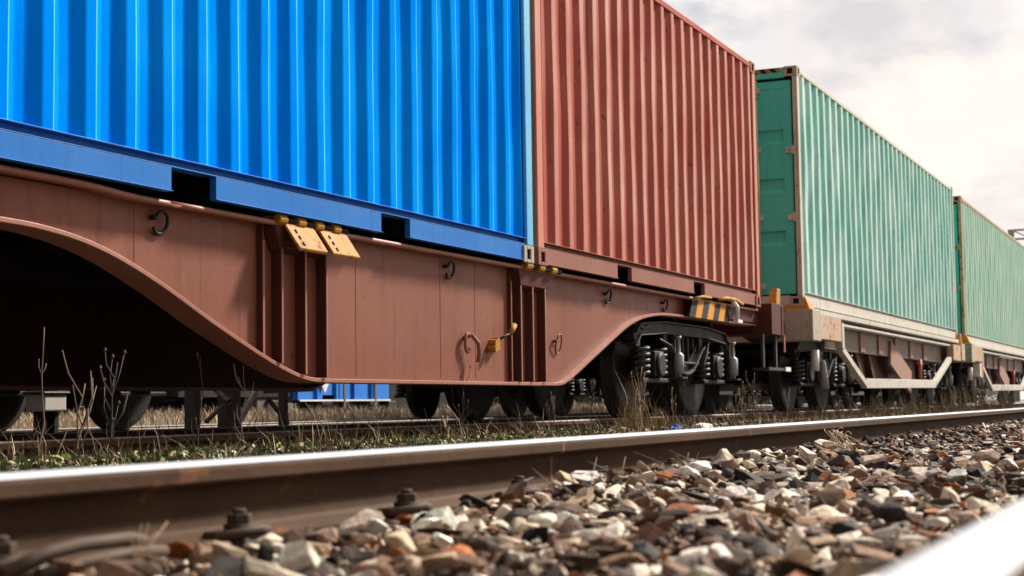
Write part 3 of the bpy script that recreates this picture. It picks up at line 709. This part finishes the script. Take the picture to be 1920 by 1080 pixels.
# hinged yellow flaps over the first bracket
def flap(x0, x1):
    k = MB()
    a, b_ = (-1.19, 1.050+zo), (-1.275, .915+zo)
    dx = .015
    k.hexa([(x0-OX,a[0],a[1]),(x1-OX,a[0],a[1]),(x1-OX,a[0]+.008,a[1]-.016),(x0-OX,a[0]+.008,a[1]-.016)],
           [(x0-OX+dx,b_[0],b_[1]),(x1-OX+dx,b_[0],b_[1]),(x1-OX+dx,b_[0]+.008,b_[1]-.016),(x0-OX+dx,b_[0]+.008,b_[1]-.016)])
    o = k.build('hinged_flap', M['yellow'], wag, .004)
    s_ = MB()
    for i in range(1):
        for j in range(3):
            u = x0 + (x1-x0)*.22 - OX; t = .25 + .25*j
            p = Vector((u+dx*t, a[0]+(b_[0]-a[0])*t-.003, a[1]+(b_[1]-a[1])*t+.003)); q = p + Vector((.002, -.012, -.019))
            s_.bar(p, q, .012, .003)
    s_.build('slot', M['black'], o)
    return o
flap(7.11, 7.40); flap(7.455, 7.75)
def hinge(x0, x1, n=6, f=1.0):
    k = MB(); d = (x1-x0)/n
    for i in range(n):
        r_ = (.027 if i % 2 == 0 else .017)*f
        k.lathe((x0-OX+d*i+.004, -1.183, 1.062+zo), 'x', [(0,r_*.85),(.006,r_),(d*.85-.004,r_),(d*.85,r_*.85)], 12, 0 if i % 2 == 0 else 1)
        if i % 2 == 0: k.box(x0-OX+d*i+.012, x0-OX+d*i+d*.6, -1.182, -1.10, 1.070+zo, 1.082+zo)
    k.build('hinge', [M['yellow'], M['black']], wag)
hinge(7.04, 7.78, 8); hinge(10.26, 10.95, 6, 1.3)
# brake gear on the web
k = MB(); pts = [(9.455+.035*math.cos(R(a))-OX, -1.125, .500+zo+.060*math.sin(R(a))) for a in range(40, 330, 20)]; k.tube(pts, .011, 8)
k.tube([(9.455-OX,-1.095,.53+zo),(9.475-OX,-1.145,.55+zo),(9.545-OX,-1.160,.50+zo),(9.570-OX,-1.155,.44+zo),(9.555-OX,-1.150,.375+zo)], [.014,.014,.015,.016,.013], 8)
k.build('brake_handle', M['red_rail'], wag)
k = MB(); k.lathe((9.875-OX, -1.150, .505+zo), 'y', [(0,.03),(.055,.034)], 12); k.lathe((9.840-OX, -1.160, .47+zo), 'y', [(0,.022),(.06,.024)], 10)
k.box(9.895-OX, 9.930-OX, -1.145, -1.095, .46+zo, .545+zo)
k.tube([(9.915-OX,-1.135,.53+zo),(10.005-OX,-1.155,.565+zo),(10.075-OX,-1.160,.58+zo)], .009, 7, 1); k.tube([(10.065-OX,-1.160,.575+zo),(10.135-OX,-1.165,.64+zo)], [.016,.02], 8)
k.build('brake_valve', [M['yellow'], M['black']], wag)
k = MB(); k.tube([(5.15-OX,-.30,.93+zo),(5.62-OX,-.30,.905+zo),(5.60-OX,-.30,.80+zo),(5.2-OX,-.30,.72+zo)], .010, 6); k.tube([(5.58-OX,-.30,.905+zo),(5.75-OX,-.30,.90+zo)], .008, 6)
k.build('pipe_bracket', M['damper'], wag)
# far end of the wagon: headstock, buffers, step, stake
def wagon_end(par, sgn, xe, mat, zlo, zhi, buf=True):
    k = MB(); k.box(*sorted((xe, xe-sgn*.50)), -1.31, 1.31, zlo, zhi); 
    for yy in (-1.318, 1.31): k.box(*sorted((xe-sgn*.08, xe-sgn*.10)), yy, yy+.008, zlo+.01, zhi-.01)
    ho = k.build('headstock', mat, par, .006)
    for s in (-1, 1):
        q = MB(); q.lathe((xe, s*.875, 1.0), 'x', [(0,.13),(sgn*.06,.13),(sgn*.07,.09),(sgn*.40,.085),(sgn*.41,.07),(sgn*.50,.07)], 20)
        q.lathe((xe+sgn*.50, s*.875, 1.0), 'x', [(0,.20),(sgn*.02,.22),(sgn*.035,.20)], 24); q.build('buffer', M['iron'], par)
    q = MB(); q.tube([(xe, 0, .95), (xe+sgn*.25, 0, .93), (xe+sgn*.42, 0, .80)], .04, 8); q.build('coupling', M['iron'], par)
    return ho
for x_, sg in ((17.10, 1), (1.30, -1)):
    wagon_end(wag, sg, x_-OX, M['brown_dark'], .80+zo, 1.125+zo)
for s in (-1, 1):
    k = MB(); k.box(W(15.0), W(17.0), *sorted((s*.90, s*1.16)), .915+zo, 1.040+zo)
    k.prism([W(16.0,.90), W(16.6,.90), W(16.75,.78), W(17.0,.78), W(17.0,.9), W(16.6,.914), W(16.0,.914)], 'y', *sorted((s*.95, s*1.14)))
    k.build('end_frame', M['brown_dark'], wag, .005)
k = MB(); k.hexa([W(16.86)and(W(16.86),-1.30,1.126+zo),(W(17.02),-1.30,1.126+zo),(W(17.02),-1.20,1.126+zo),(W(16.86),-1.20,1.126+zo)], [(W(17.02),-1.27,1.31+zo),(W(17.16),-1.27,1.31+zo),(W(17.16),-1.19,1.31+zo),(W(17.02),-1.19,1.31+zo)])
k.build('corner_stake', M['yellow'], wag, .01)
k = MB(); k.box(W(16.45), W(16.50), -1.25, -1.22, .45+zo, .80+zo); k.box(W(16.98), W(17.03), -1.25, -1.22, .45+zo, .80+zo); k.box(W(16.4), W(17.25), -1.32, -1.14, .42+zo, .449+zo)
k.build('footstep', M['iron_grey'], wag); k = MB(); k.box(W(17.06), W(17.27), -1.335, -1.322, .415+zo, .46+zo); k.build('step_end_plate', M['white'], wag)
k = MB(); k.box(W(17.02), W(17.05), -1.335, -1.319, .62+zo, .80+zo); k.build('marker_plate', M['red_mark'], wag)
# striped hazard flap above the bogie
hz = MB(); xa, xb = 14.05, 15.35; nst = 7; yt, yb_ = -1.185, -1.20; zt_, zb_ = 1.045+zo, .875+zo; sk = .16
for i in range(nst):
    u0 = xa + (xb-xa)*i/nst - OX; u1 = xa + (xb-xa)*(i+1)/nst - OX
    hz.hexa([(u0,yb_,zb_),(u1,yb_,zb_),(u1,yb_+.012,zb_),(u0,yb_+.012,zb_)], [(u0+sk,yt,zt_),(u1+sk,yt,zt_),(u1+sk,yt+.012,zt_),(u0+sk,yt+.012,zt_)], 1-(i % 2) if i < 6 else 1)
ho = hz.build('hazard_flap', [M['orange'], M['black']], wag)
k = MB(); k.tube([(W(14.15),-1.215,1.045+zo),(W(14.45),-1.215,1.075+zo),(W(14.72),-1.21,1.083+zo)], [.012,.016,.012], 8)
k.tube([(W(14.95),-1.215,1.075+zo),(W(15.2),-1.22,1.10+zo),(W(15.5),-1.225,1.10+zo),(W(15.78),-1.225,1.075+zo)], [.014,.022,.022,.014], 8); k.build('flap_rail', M['yellow'], ho)
k = MB(); k.tube([(W(15.38),-1.24,1.07+zo),(W(15.47),-1.25,1.03+zo),(W(15.50),-1.25,.90+zo)], [.022,.026,.022], 8); k.box(W(15.44), W(15.60), -1.27, -1.22, .875+zo, .905+zo); k.build('lever', M['white'], wag)
bg1 = make_bogie(wag, W(14.40)); bg2_ = copy_tree(bg1, wag); bg2_.location.x = 3.25 - 14.40
# brake pipe under the sill
k = MB(); k.tube([(W(12.4),-.95,.79+zo),(W(12.9),-1.0,.80+zo),(W(13.2),-1.05,.74+zo),(W(13.5),-1.02,.78+zo)], .012, 7); k.build('brake_pipe', M['iron_grey'], wag)

# ------------------------------------------------------------------ beige truss wagons
def truss_wagon(x0, x1, label):
    xc = (x0+x1)/2; t = empty('container_wagon', (xc, YC, TZ), label, 'wagon', 'flat wagons of the container train')
    w_ = lambda x: x - xc
    k = MB(); k.box(w_(x0), w_(x0+.42), -1.335, 1.335, .79+zo, 1.155+zo); k.build('headstock', M['beige'], t, .008)
    k = MB(); k.box(w_(x1-.42), w_(x1), -1.335, 1.335, .79+zo, 1.10+zo); k.build('headstock', M['tan_frame'], t, .008)
    for s in (-1, 1):
        k = MB(); k.box(w_(x0+.425), w_(x0+1.63), *sorted((s*1.20, s*1.318)), .82+zo, 1.10+zo); k.build('end_sill', M['tan_frame'], t, .006); k = MB(); k.box(w_(x1-1.3), w_(x1-.425), *sorted((s*1.20, s*1.318)), .78+zo, 1.06+zo)
        k.build('end_sill', M['tan_frame'], t, .006)
        k = MB(); k.box(w_(x0+.3), w_(x1-.3), *sorted((s*1.0, s*1.27)), 1.115+zo, 1.175+zo); k.box(w_(x0+1.64), w_(x1-1.31), *sorted((s*1.12, s*1.26)), 1.03+zo, 1.06+zo)
        k.build('deck_sill', M['white_frame'], t, .004)
        k = MB(); k.box(w_(x0+1.64), w_(x1-1.31), *sorted((s*1.02, s*1.10)), .74+zo, 1.029+zo)
        for x in (x0+2.6, x0+3.9, x0+5.2, x0+6.5, x0+7.8, x0+9.1): k.box(w_(x)-.16, w_(x)+.16, *sorted((s*1.102, s*1.13)), .75+zo, 1.02+zo, 1)
        k.build('main_girder', [M['greybrown'], M['brown_plate']], t, .004)
        k = MB(); y = s*1.27; a = [(x0+1.72,1.06),(x0+1.72,.74),(x0+3.15,.315),(x0+8.95,.345),(x0+10.75,.79)]
        a = [(w_(p), y, q+zo) for p, q in a]
        k.bar(a[0], a[1], .10, .12); k.bar(a[1], a[2], .08, .085); k.bar(a[2], a[3], .08, .13); k.bar(a[3], a[4], .08, .085)
        k.build('truss', M['white_frame'], t, .006)
        for xa_, xb_ in ((x0+3.0,x0+3.5),(x0+3.9,x0+4.3),(x0+4.8,x0+5.1)): k = MB(); k.bar((w_(xa_), s*.98, .75+zo), (w_(xb_), s*1.0, .37+zo), .10, .09); k.build('strut', M['brown_dark'], t)
        k = MB(); k.bar((w_(x0+5.9), s*1.12, .80+zo), (w_(x0+7.6), s*1.12, .36+zo), .04, .36); k.build('diagonal_plate', M['brown_plate'], t)
        k = MB(); k.tube([(w_(x0+8.3), s*1.16, .42+zo), (w_(x0+8.3), s*1.16, .74+zo)], .035, 8); k.box(w_(x0+8.2), w_(x0+8.4), *sorted((s*1.12, s*1.19)), .66+zo, .70+zo); k.build('valve', M['red_mark'], t)
        q = MB(); q.tube([(w_(x0+.65), s*1.20, .45+zo), (w_(x0+.65), s*1.20, .70+zo)], .05, 8); q.build('axle_guard', M['white'], t)
        q = MB(); q.tube([(w_(x0+1.3), s*1.16, .25+zo), (w_(x0+1.25), s*1.16, .42+zo), (w_(x0+1.15), s*1.18, .58+zo)], [.06,.05,.03], 8); q.build('brake_hanger', M['damper'], t)
    k = MB(); k.box(w_(x0+.4), w_(x1-.4), -.45, .45, .80+zo, 1.11+zo); k.box(w_(x0+3), w_(x1-3.2), -.95, .95, .36+zo, .80+zo); k.build('centre_sill', M['brown_dark'], t)
    k = MB(); k.hexa([(w_(x0+.02),-1.30,1.156+zo),(w_(x0+.30),-1.30,1.156+zo),(w_(x0+.30),-.95,1.156+zo),(w_(x0+.02),-.95,1.156+zo)], [(w_(x0+.05),-1.24,1.30+zo),(w_(x0+.12),-1.24,1.30+zo),(w_(x0+.12),-1.0,1.30+zo),(w_(x0+.05),-1.0,1.30+zo)]); k.build('end_stop', M['orange'], t, .006)
    k = MB(); k.hexa([(w_(x1-.3),-1.31,1.11+zo),(w_(x1-.2),-1.31,1.11+zo),(w_(x1-.2),-1.2,1.11+zo),(w_(x1-.3),-1.2,1.11+zo)], [(w_(x1-.16),-1.29,1.29+zo),(w_(x1-.06),-1.29,1.29+zo),(w_(x1-.06),-1.21,1.29+zo),(w_(x1-.16),-1.21,1.29+zo)]); k.build('corner_stake', M['orange'], t, .006)
    for sg, xe in ((-1, x0), (1, x1)):
        for s in (-1, 1):
            q = MB(); q.lathe((w_(xe), s*.875, 1.0), 'x', [(0,.13),(sg*.06,.13),(sg*.07,.09),(sg*.36,.085)], 20); q.lathe((w_(xe)+sg*.36, s*.875, 1.0), 'x', [(0,.20),(sg*.02,.22),(sg*.035,.20)], 24); q.build('buffer', M['iron'], t)
    for cx in (x0+1.75, x1-1.75):
        b_ = copy_tree(bg1, t); b_.location.x = w_(cx) - W(14.40)
    return t
w2 = truss_wagon(18.38, 30.66, 'beige truss sided wagon carrying the green container with door recesses')
w3 = truss_wagon(31.58, 43.86, 'beige wagon carrying the pale bleached green container, a red and white box hung below')
k = MB(); k.box(-4.9, -4.55, -1.33, -1.10, .50+zo, .80+zo); k.box(-5.05, -4.902, -1.335, -1.2, .52+zo, .78+zo, 1); k.build('lamp_box', [M['red_mark'], M['white']], w3, .006)

# ------------------------------------------------------------------ dark goods wagons behind
def dark_wagon(x0, x1, yc, zr, label, group):
    t = empty('goods_wagon', ((x0+x1)/2, yc, zr), label, 'wagon', group); h = (x1-x0)/2
    k = MB(); k.box(-h, h, -1.32, 1.32, 1.15, 1.22); k.box(-h, h, -1.32, -1.27, 1.221, 1.62); k.box(-h, h, 1.27, 1.32, 1.221, 1.62); k.box(-h, -h+.05, -1.268, 1.268, 1.221, 1.62); k.box(h-.05, h, -1.268, 1.268, 1.221, 1.62)
    for x in np.linspace(-h+.2, h-.2, 9): 
        for s in (-1.36, 1.321): k.box(x-.05, x+.05, s, s+.039, 1.16, 1.6)
    k.build('body', M['dark_body'], t)
    k = MB(); k.box(-h, h, -1.25, 1.25, .95, 1.148); k.box(-h+3.4, h-3.4, -1.2, 1.2, .32, .949); k.box(-h+.0, -h+.2, -1.30, 1.30, .85, 1.10); k.box(h-.2, h, -1.3, 1.3, .85, 1.10)
    k.build('underframe', M['dark_body'], t)
    for cx in (-h+1.9, h-1.9):
        b_ = copy_tree(bg1, t); b_.location.x = cx - W(14.40)
    return t
GW = 'dark goods wagons standing behind the container train'
bx0 = 11.55 - (15.1 - 11.55) + .0
dark_wagon(3.0, 13.4, 10.2, -.075, 'dark goods wagon whose wheels show under the left arch', GW)
xw = 20.75
for i in range(4):
    dark_wagon(xw, xw + 14.5, 10.2, -.075, ('dark goods wagon standing behind the bogie of the brown wagon', 'dark goods wagon standing behind the green container with door recesses', 'dark goods wagon standing behind the gap of the two green containers', 'dark goods wagon standing behind the pale bleached green container')[i], GW); xw += 15.7
# blue wagon on the last track
t = empty('blue_wagon', (24.6, 14.85, -.02), 'far bright blue wagon seen through the gap under the brown belly', 'wagon')
k = MB(); k.box(-2.3, .95, -1.3, 1.3, .25, 2.4)
for x in np.arange(-2.2, .9, .62): k.box(x-.035, x+.035, -1.34, -1.301, .26, 2.35)
k.build('body', M['sky_blue'], t)
k = MB()
for x in (-.75, .35): k.box(x-.03, x+.03, -1.365, -1.342, .1, 2.2)
k.build('stanchion', M['grey_post'], t); k = MB(); k.box(-2.2, .9, -1.36, -1.341, .228, .256); k.build('white_strip', M['white'], t); k = MB(); k.box(.96, 4.6, -1.28, 1.28, .12, 2.2); k.build('dark_section', M['iron'], t); k = MB(); k.box(-5.4, -2.31, -1.28, 1.28, .30, 1.6); k.build('dark_section', M['iron'], t)
k = MB(); k.prism([(-1.70,.72),(-1.42,.36),(-1.15,.72),(-1.28,.72),(-1.42,.54),(-1.56,.72)], 'y', -1.372, -1.345); k.build('white_emblem', M['white'], t)
k = MB(); k.box(-3.6, 3.2, -1.1, 1.1, .14, .245); k.box(-3.3, -2.2, -1.25, -1.11, -.04, .30, 1)
for x, z, s_ in ((-2.9,.10,.16),(-2.4,.02,.2),(-1.2,.16,.2),(-.5,.12,.12),(.4,.14,.16),(1.1,.1,.14),(2.0,.12,.2)): k.box(x-s_, x+s_, -1.28-s_*.1, -1.11, z-.05, z+s_*.9, 2 if z > .09 else 1)
k.build('underframe', [M['iron'], M['grey_post'], M['iron_grey']], t, .01)
for cx in (-4.6, 3.3):
    b_ = copy_tree(bg1, t); b_.location.x = cx - W(14.40)
# posts and braces between the tracks
t = empty('braced_post_frame', (12.0, 8.0, -.15), 'grey brown braced posts standing between the tracks behind the belly', 'post frame')
for x, w_, h_ in ((11.52,.10,1.1),(12.08,.15,1.15),(12.98,.07,1.0)):
    k = MB(); k.box(x-12-w_/2, x-12+w_/2, -w_/2, w_/2, 0, h_); k.build('post', M['grey_post'], t, .006)
for a, b_, w_, mm in (((11.60,.50),(11.98,.30),.035,'white_frame'),((11.62,.14),(12.0,.34),.03,'grey_post'),((12.14,.14),(12.55,.55),.055,'white_frame'),((12.60,.34),(12.95,.10),.03,'grey_post'),((12.55,.40),(13.4,.42),.035,'grey_post')):
    k = MB(); k.bar((a[0]-12, -.07, a[1]), (b_[0]-12, -.07, b_[1]), .03, w_); k.build('brace', M[mm], t)
# pale concrete box at the left
t = empty('concrete_block', (10.85, 9.0, -.12), 'small pale concrete marker block on a dark stub, left under the arch', 'block')
k = MB(); k.box(-.14, .14, -.10, .10, .22, .36); k.box(-.17, .17, -.12, .12, .361, .385, 1); k.build('cap', [M['concrete'], M['iron_grey']], t, .012)
k = MB(); k.box(-.10, -.05, -.05, .05, 0, .219); k.box(.05, .10, -.05, .05, 0, .219); k.build('stub', M['iron'], t)
# litter by the rail
k = MB(); k.hexa([(-.06,-.03,0),(.05,-.04,0),(.06,.03,0),(-.05,.04,0)], [(-.03,-.02,.055),(.06,-.01,.03),(.03,.03,.06),(-.05,.02,.04)]); k.hexa([(.03,-.02,0),(.09,-.03,0),(.1,.02,0),(.04,.03,0)], [(.05,-.01,.07),(.08,-.02,.05),(.09,.01,.06),(.05,.02,.08)])
o = k.build('crumpled_wrapper', M['sky_blue'], None, .006); o.location = (11.25, 3.62, -.135); tag(o, 'crumpled bright blue wrapper lying beyond the long rail', 'litter')
k = MB(); k.hexa([(-.17,-.06,0),(.15,-.07,0),(.17,.05,0),(-.15,.06,0)], [(-.13,-.04,.06),(.14,-.05,.055),(.13,.04,.07),(-.12,.04,.05)])
o = k.build('pale_slab', M['concrete'], None, .01); o.location = (11.9, 3.62, -.13); tag(o, 'flat pale stone slab lying beyond the long rail, right of the blue wrapper', 'slab')

# ------------------------------------------------------------------ gantry far right
t = empty('catenary_gantry', (82, 8.9, -.4), 'distant grey lattice gantry above the pale green container', 'gantry')
k = MB(); k.box(-.14, .14, -.14, .14, 0, 8.75); k.build('mast', M['distant_steel'], t)
k = MB(); k.box(-.14, .14, -16.5, -16.2, 0, 8.75); k.build('mast', M['distant_steel'], t)
k = MB()
for z in (8.28, 8.72):
    for x in (-.2, .2): k.bar((x, -.0-.15, z), (x, -16.2, z), .07, .06)
k.bar((0,.0,8.75), (0,-.9,8.28), .05, .06); k.bar((-.2,-.95,8.25), (-.2,-.95,8.75), .06, .07)
for i in range(1, 8):
    y = -.95 - i*1.9; k.bar((-.2, y, 8.28), (-.2, y, 8.72), .04, .04)
k.build('lattice_beam', M['distant_steel'], t)

# ------------------------------------------------------------------ vegetation
def blades(n, xr, yr, hr, wd, cols, lean=.5, yw=None, base=-.02, zfun=bed_z, clump=0):
    if clump:
        cxs = rng.uniform(*xr, clump); cys = rng.uniform(*yr, clump); ci = rng.integers(0, clump, n)
        x = cxs[ci] + rng.normal(0, .07, n); y = cys[ci] + rng.normal(0, .06, n)
    else: x = rng.uniform(*xr, n); y = rng.uniform(*yr, n)
    h = hr[0] + (hr[1]-hr[0])*rng.beta(1.3, 2.4, n); z = zfun(x, y) + base
    a = rng.uniform(0, 6.28, n); ln = lean*rng.uniform(.1, 1, n)*h; dx, dy = np.cos(a)*ln, np.sin(a)*ln
    b = rng.uniform(0, 6.28, n); wx, wy = np.cos(b)*wd, np.sin(b)*wd
    V = np.zeros((n, 5, 3))
    V[:,0] = np.stack([x-wx, y-wy, z], -1); V[:,1] = np.stack([x+wx, y+wy, z], -1)
    V[:,2] = np.stack([x+wx*.8+dx*.35, y+wy*.8+dy*.35, z+h*.6], -1); V[:,3] = np.stack([x-wx*.8+dx*.35, y-wy*.8+dy*.35, z+h*.6], -1)
    V[:,4] = np.stack([x+dx, y+dy, z+h], -1)
    I = np.arange(n)[:,None]*5
    T = np.concatenate([I+np.array([[0,1,2]]), I+np.array([[0,2,3]]), I+np.array([[3,2,4]])])
    c = np.array(cols)[rng.integers(0, len(cols), n)]*rng.uniform(.7, 1.25, (n,1))
    return V.reshape(-1,3), T, np.repeat(c, 5, 0)
def join(parts):
    V, Fc, K = [], [], []; o = 0
    for v, f, k in parts: V.append(v); Fc.append(f+o); K.append(k); o += len(v)
    return np.concatenate(V), np.concatenate(Fc), np.concatenate(K)
GREEN = [(.075,.12,.03),(.10,.15,.045),(.05,.085,.025),(.14,.16,.06)]
LIME = [(.20,.25,.06),(.30,.32,.10),(.15,.20,.05)]
DRY = [(.34,.25,.14),(.26,.18,.10),(.42,.33,.20),(.18,.12,.07)]
BRN = [(.12,.08,.05),(.16,.11,.07),(.07,.05,.035)]
def leaflets(n, xr, yr, zr, s, cols):
    x = rng.uniform(*xr, n); y = rng.uniform(*yr, n); z = bed_z(x, y) + rng.uniform(*zr, n)
    A = rng.normal(size=(n,3)); A /= np.linalg.norm(A,axis=1)[:,None]; B = np.cross(A, rng.normal(size=(n,3))); B /= np.linalg.norm(B,axis=1)[:,None]
    sz = s*rng.uniform(.5,1.3,(n,1)); P = np.stack([x,y,z],-1)
    V = np.stack([P-A*sz, P+B*sz*.5, P+A*sz, P-B*sz*.5], 1); I = np.arange(n)[:,None]*4
    T = np.concatenate([I+np.array([[0,1,2]]), I+np.array([[0,2,3]])]); c = np.array(cols)[rng.integers(0,len(cols),n)]*rng.uniform(.7,1.3,(n,1))
    return V.reshape(-1,3), T, np.repeat(c,4,0)
V, T, K = join([blades(2600, (4.2,9.5), (3.35,4.65), (.02,.10), .0035, GREEN, .8), leaflets(3600, (4.2,10.5), (3.35,4.45), (-.012,.03), .018, LIME+LIME+GREEN+DRY+BRN),
                blades(1500, (9,24), (3.4,4.6), (.03,.14), .004, GREEN+DRY, .8), leaflets(1500, (10,22), (3.4,4.5), (-.012,.03), .018, GREEN+DRY+BRN+BRN)])
tag(np_mesh('grass', V, T, M['blade'], K), 'low green weeds and grass between the long rail and the train', 'grass', kind='stuff')
V, T, K = join([blades(2000, (5,30), (3.5,4.65), (.05,.30), .0024, DRY+BRN+BRN, .9, clump=110), blades(1200, (4.5,40), (3.5,4.7), (.03,.16), .003, DRY+DRY+BRN, 1.0),
                blades(1300, (7,40), (4.9,6.2), (.05,.34), .003, BRN+DRY, .5, clump=110)])
V, T, K = join([(V, T, K), blades(1800, (4.5,26), (3.45,4.6), (.02,.10), .0028, DRY+DRY+BRN, 2.6), blades(700, (4.5,16), (4.3,4.75), (.04,.20), .0026, DRY+BRN, 1.4)])
tag(np_mesh('dry_grass', V, T, M['blade'], K), 'thin dead grass stems along the foot of the train', 'dry grass', kind='stuff')
V, T, K = join([blades(15000, (9,45), (11.9,14.0), (.08,.28), .006, [(.58,.46,.33),(.66,.55,.42),(.48,.37,.25)], .7), blades(2500, (8,45), (7.2,9.0), (.04,.16), .005, DRY+BRN, .6)])
tag(np_mesh('straw_grass', V, T, M['blade'], K), 'pale sunlit straw grass beyond the dark wagons', 'dry grass', kind='stuff')
# hedge far behind
V, T, K = [], [], []; 
n = 60000; x = rng.uniform(0, 190, n); hh = 2.6 + 1.2*fbm(x*.35, x*0, 21) ; y = 26 + rng.normal(0, 1.3, n) + x*.0; z = -.4 + hh*rng.beta(1.4,1.3,n)
A = rng.normal(size=(n,3)); A /= np.linalg.norm(A,axis=1)[:,None]; B = np.cross(A, rng.normal(size=(n,3))); B /= np.linalg.norm(B,axis=1)[:,None]
P = np.stack([x,y,z],-1); s_ = rng.uniform(.10,.24,(n,1)); V = np.stack([P-A*s_, P+B*s_*.6, P+A*s_, P-B*s_*.6],1).reshape(-1,3); I = np.arange(n)[:,None]*4
T = np.concatenate([I+np.array([[0,1,2]]), I+np.array([[0,2,3]])]); K = np.repeat(np.array([(.04,.05,.02),(.06,.065,.03),(.05,.035,.025)])[rng.integers(0,3,n)],4,0)
tag(np_mesh('hedge', V, T, M['blade'], K), 'dark scrub hedge beyond the last track', 'hedge', kind='stuff')

def weed(name, x, y, h, label, cat, group, branches=5, spread=.35, r=.004, lean=0, col='stem', seeds=0, seed=0):
    rr = random.Random(seed); z = float(bed_z(x, y)) - .02
    k = MB()
    p = [(0,0,0)]; 
    for i in range(1, 7): p.append((lean*h*i/6 + rr.uniform(-.012,.012), rr.uniform(-.012,.012), h*i/6))
    k.tube(p, [r*(1-.1*i) for i in range(7)], 6)
    if branches:
        for i in range(branches):
            f_ = rr.uniform(.25,.95); b0 = Vector(p[int(f_*6)]); a = rr.uniform(0, 6.28); l_ = h*spread*rr.uniform(.5,1.1)
            b1 = b0 + Vector((math.cos(a)*l_*.45, math.sin(a)*l_*.3, l_*.55)); b2 = b1 + Vector((math.cos(a)*l_*.2, 0, l_*.5))
            k.tube([b0, b1, b2], [r*.6, r*.5, r*.35], 5)
            if seeds and rr.random() < .8: k.lathe(b2, 'z', [(-.012,.002),(0,r*1.5),(.012,.002)], 6)
    t = k.build(name, M[col]); t.location = (x, y, z)
    return tag(t, label, cat, group)
M['stem'] = paint('dead_stem', (.17,.12,.085), (.26,.19,.13), (.08,.055,.04), .8, bs=0)
M['stem_pale'] = paint('pale_dead_stem', (.42,.31,.18), (.5,.4,.26), (.25,.17,.1), .8, bs=0)
M['stem_dark'] = paint('dark_dead_stem', (.06,.045,.035), (.10,.075,.06), (.03,.025,.02), .8, bs=0)
WG = 'dead weeds along the train'
weed('dead_weed', 5.40, 4.5, .60, 'single tall grey weed stalk under the left arch', 'weed', WG, 2, .10, .005, seed=1)
weed('dead_weed', 5.56, 4.45, .36, 'dead weed with thick brown upright branches, second from the left', 'weed', WG, 6, .6, .0065, .12, seed=3)
weed('dead_weed', 5.86, 4.5, .46, 'dark many branched dead weed right of the thick brown one', 'weed', WG, 12, .38, .006, .05, 'stem_dark', 1, seed=5)
weed('dead_weed', 6.62, 4.55, .50, 'dark tall stalk in front of the lower left belly slope', 'weed', WG, 6, .3, .004, .0, 'stem_dark', 1, seed=8)
weed('dead_weed', 6.92, 4.5, .46, 'forked brown weed reaching up to the start of the belly bottom', 'weed', WG, 7, .35, .0045, .02, 'stem', 0, seed=9)
weed('dead_weed', 9.05, 4.4, .22, 'short straw coloured weed with a bright plume below the belly', 'weed', WG, 10, .3, .006, .02, 'stem_pale', 1, seed=12)
rr = random.Random(5)
for i in range(22):
    x = 9.3 + i*.62 + rr.uniform(-.25,.25)
    weed('dead_weed', x, rr.uniform(3.9,4.62), rr.uniform(.22,.5), 'thin dead weed among many along the right part of the train', 'weed', 'thin dead weeds along the right part of the train', rr.randint(4,9), .42, rr.uniform(.0025,.0042), rr.uniform(-.4,.4), rr.choice(['stem','stem','stem_dark','stem_dark','stem_pale']), 1, seed=40+i)
def tuft(name, x, y, n, h, sp, label, cols, wd=.0035, curl=.6):
    V, T, K = blades(n, (x-sp, x+sp), (y-sp*.5, y+sp*.5), h, wd, cols, curl)
    z = float(bed_z(x, y)); V = V - np.array([x, y, z]); o = np_mesh(name, V, T, M['blade'], K); o.location = (x, y, z)
    return tag(o, label, 'grass tuft', 'tufts of dry grass')
tuft('grass_tuft', 11.95, 4.15, 85, (.12,.62), .26, 'tall straw coloured grass clump in front of the first bogie wheel', DRY)
tuft('grass_tuft', 12.55, 4.2, 60, (.08,.30), .30, 'shorter straw grass clump right of the tall one', DRY)
tuft('grass_tuft', 24.0, 4.3, 160, (.15,.5), .8, 'brown grass under the truss of the first beige wagon', BRN+DRY)
tuft('grass_tuft', 29.8, 4.3, 220, (.2,.75), .9, 'tall brown grass at the far end of the first beige wagon', BRN+DRY)
tuft('grass_tuft', 34.2, 4.2, 260, (.2,.7), .7, 'brown grass below the second beige wagon', BRN+DRY)
# curly dry weed lying against the long rail
k = MB(); rr = random.Random(3)
for i in range(16):
    a0 = rr.uniform(0, 6.28); rx, rz = rr.uniform(.05,.10), rr.uniform(.02,.042); cx, cz = rr.uniform(-.05,.05), rr.uniform(.02,.045); yo = rr.uniform(-.05,.03)
    k.tube([(cx+rx*1.6*math.cos(a0+j*.35), yo+.03*math.sin(a0+j*.5), cz+rz*math.sin(a0+j*.35)+.01) for j in range(13)], .0016, 5)
o = k.build('tangled_weed', M['stem_pale']); o.location = (6.75, 1.46, -.115); tag(o, 'tangled ball of dry stems lying against the near side of the long rail', 'weed')
k = MB()
for i in range(22):
    x = rr.uniform(-.45,.9); k.tube([(x, rr.uniform(-.05,.04), 0), (x+rr.uniform(-.06,.06), rr.uniform(-.06,.04), rr.uniform(.02,.05)), (x+rr.uniform(-.12,.12), rr.uniform(-.06,.04), rr.uniform(.03,.085))], [.0018,.0015,.0008], 5)
o = k.build('dry_twigs', M['stem']); o.location = (3.9, 1.47, -.125); tag(o, 'dry dark twigs along the rail foot right of the last clear bolt', 'twigs', kind='stuff')
k = MB()
for i in range(5):
    x = .0; k.tube([(x,0,0),(x+.01*(i-2),-.01,.04),(x+rr.uniform(-.02,.03)+.02*(i-2),-.02,rr.uniform(.05,.08))], [.0013,.001,.0006], 5)
o = k.build('dry_twigs', M['stem_pale']); o.location = (1.88, 1.40, -.14); tag(o, 'few thin pale stems beside the bent bar, lower left', 'twigs')
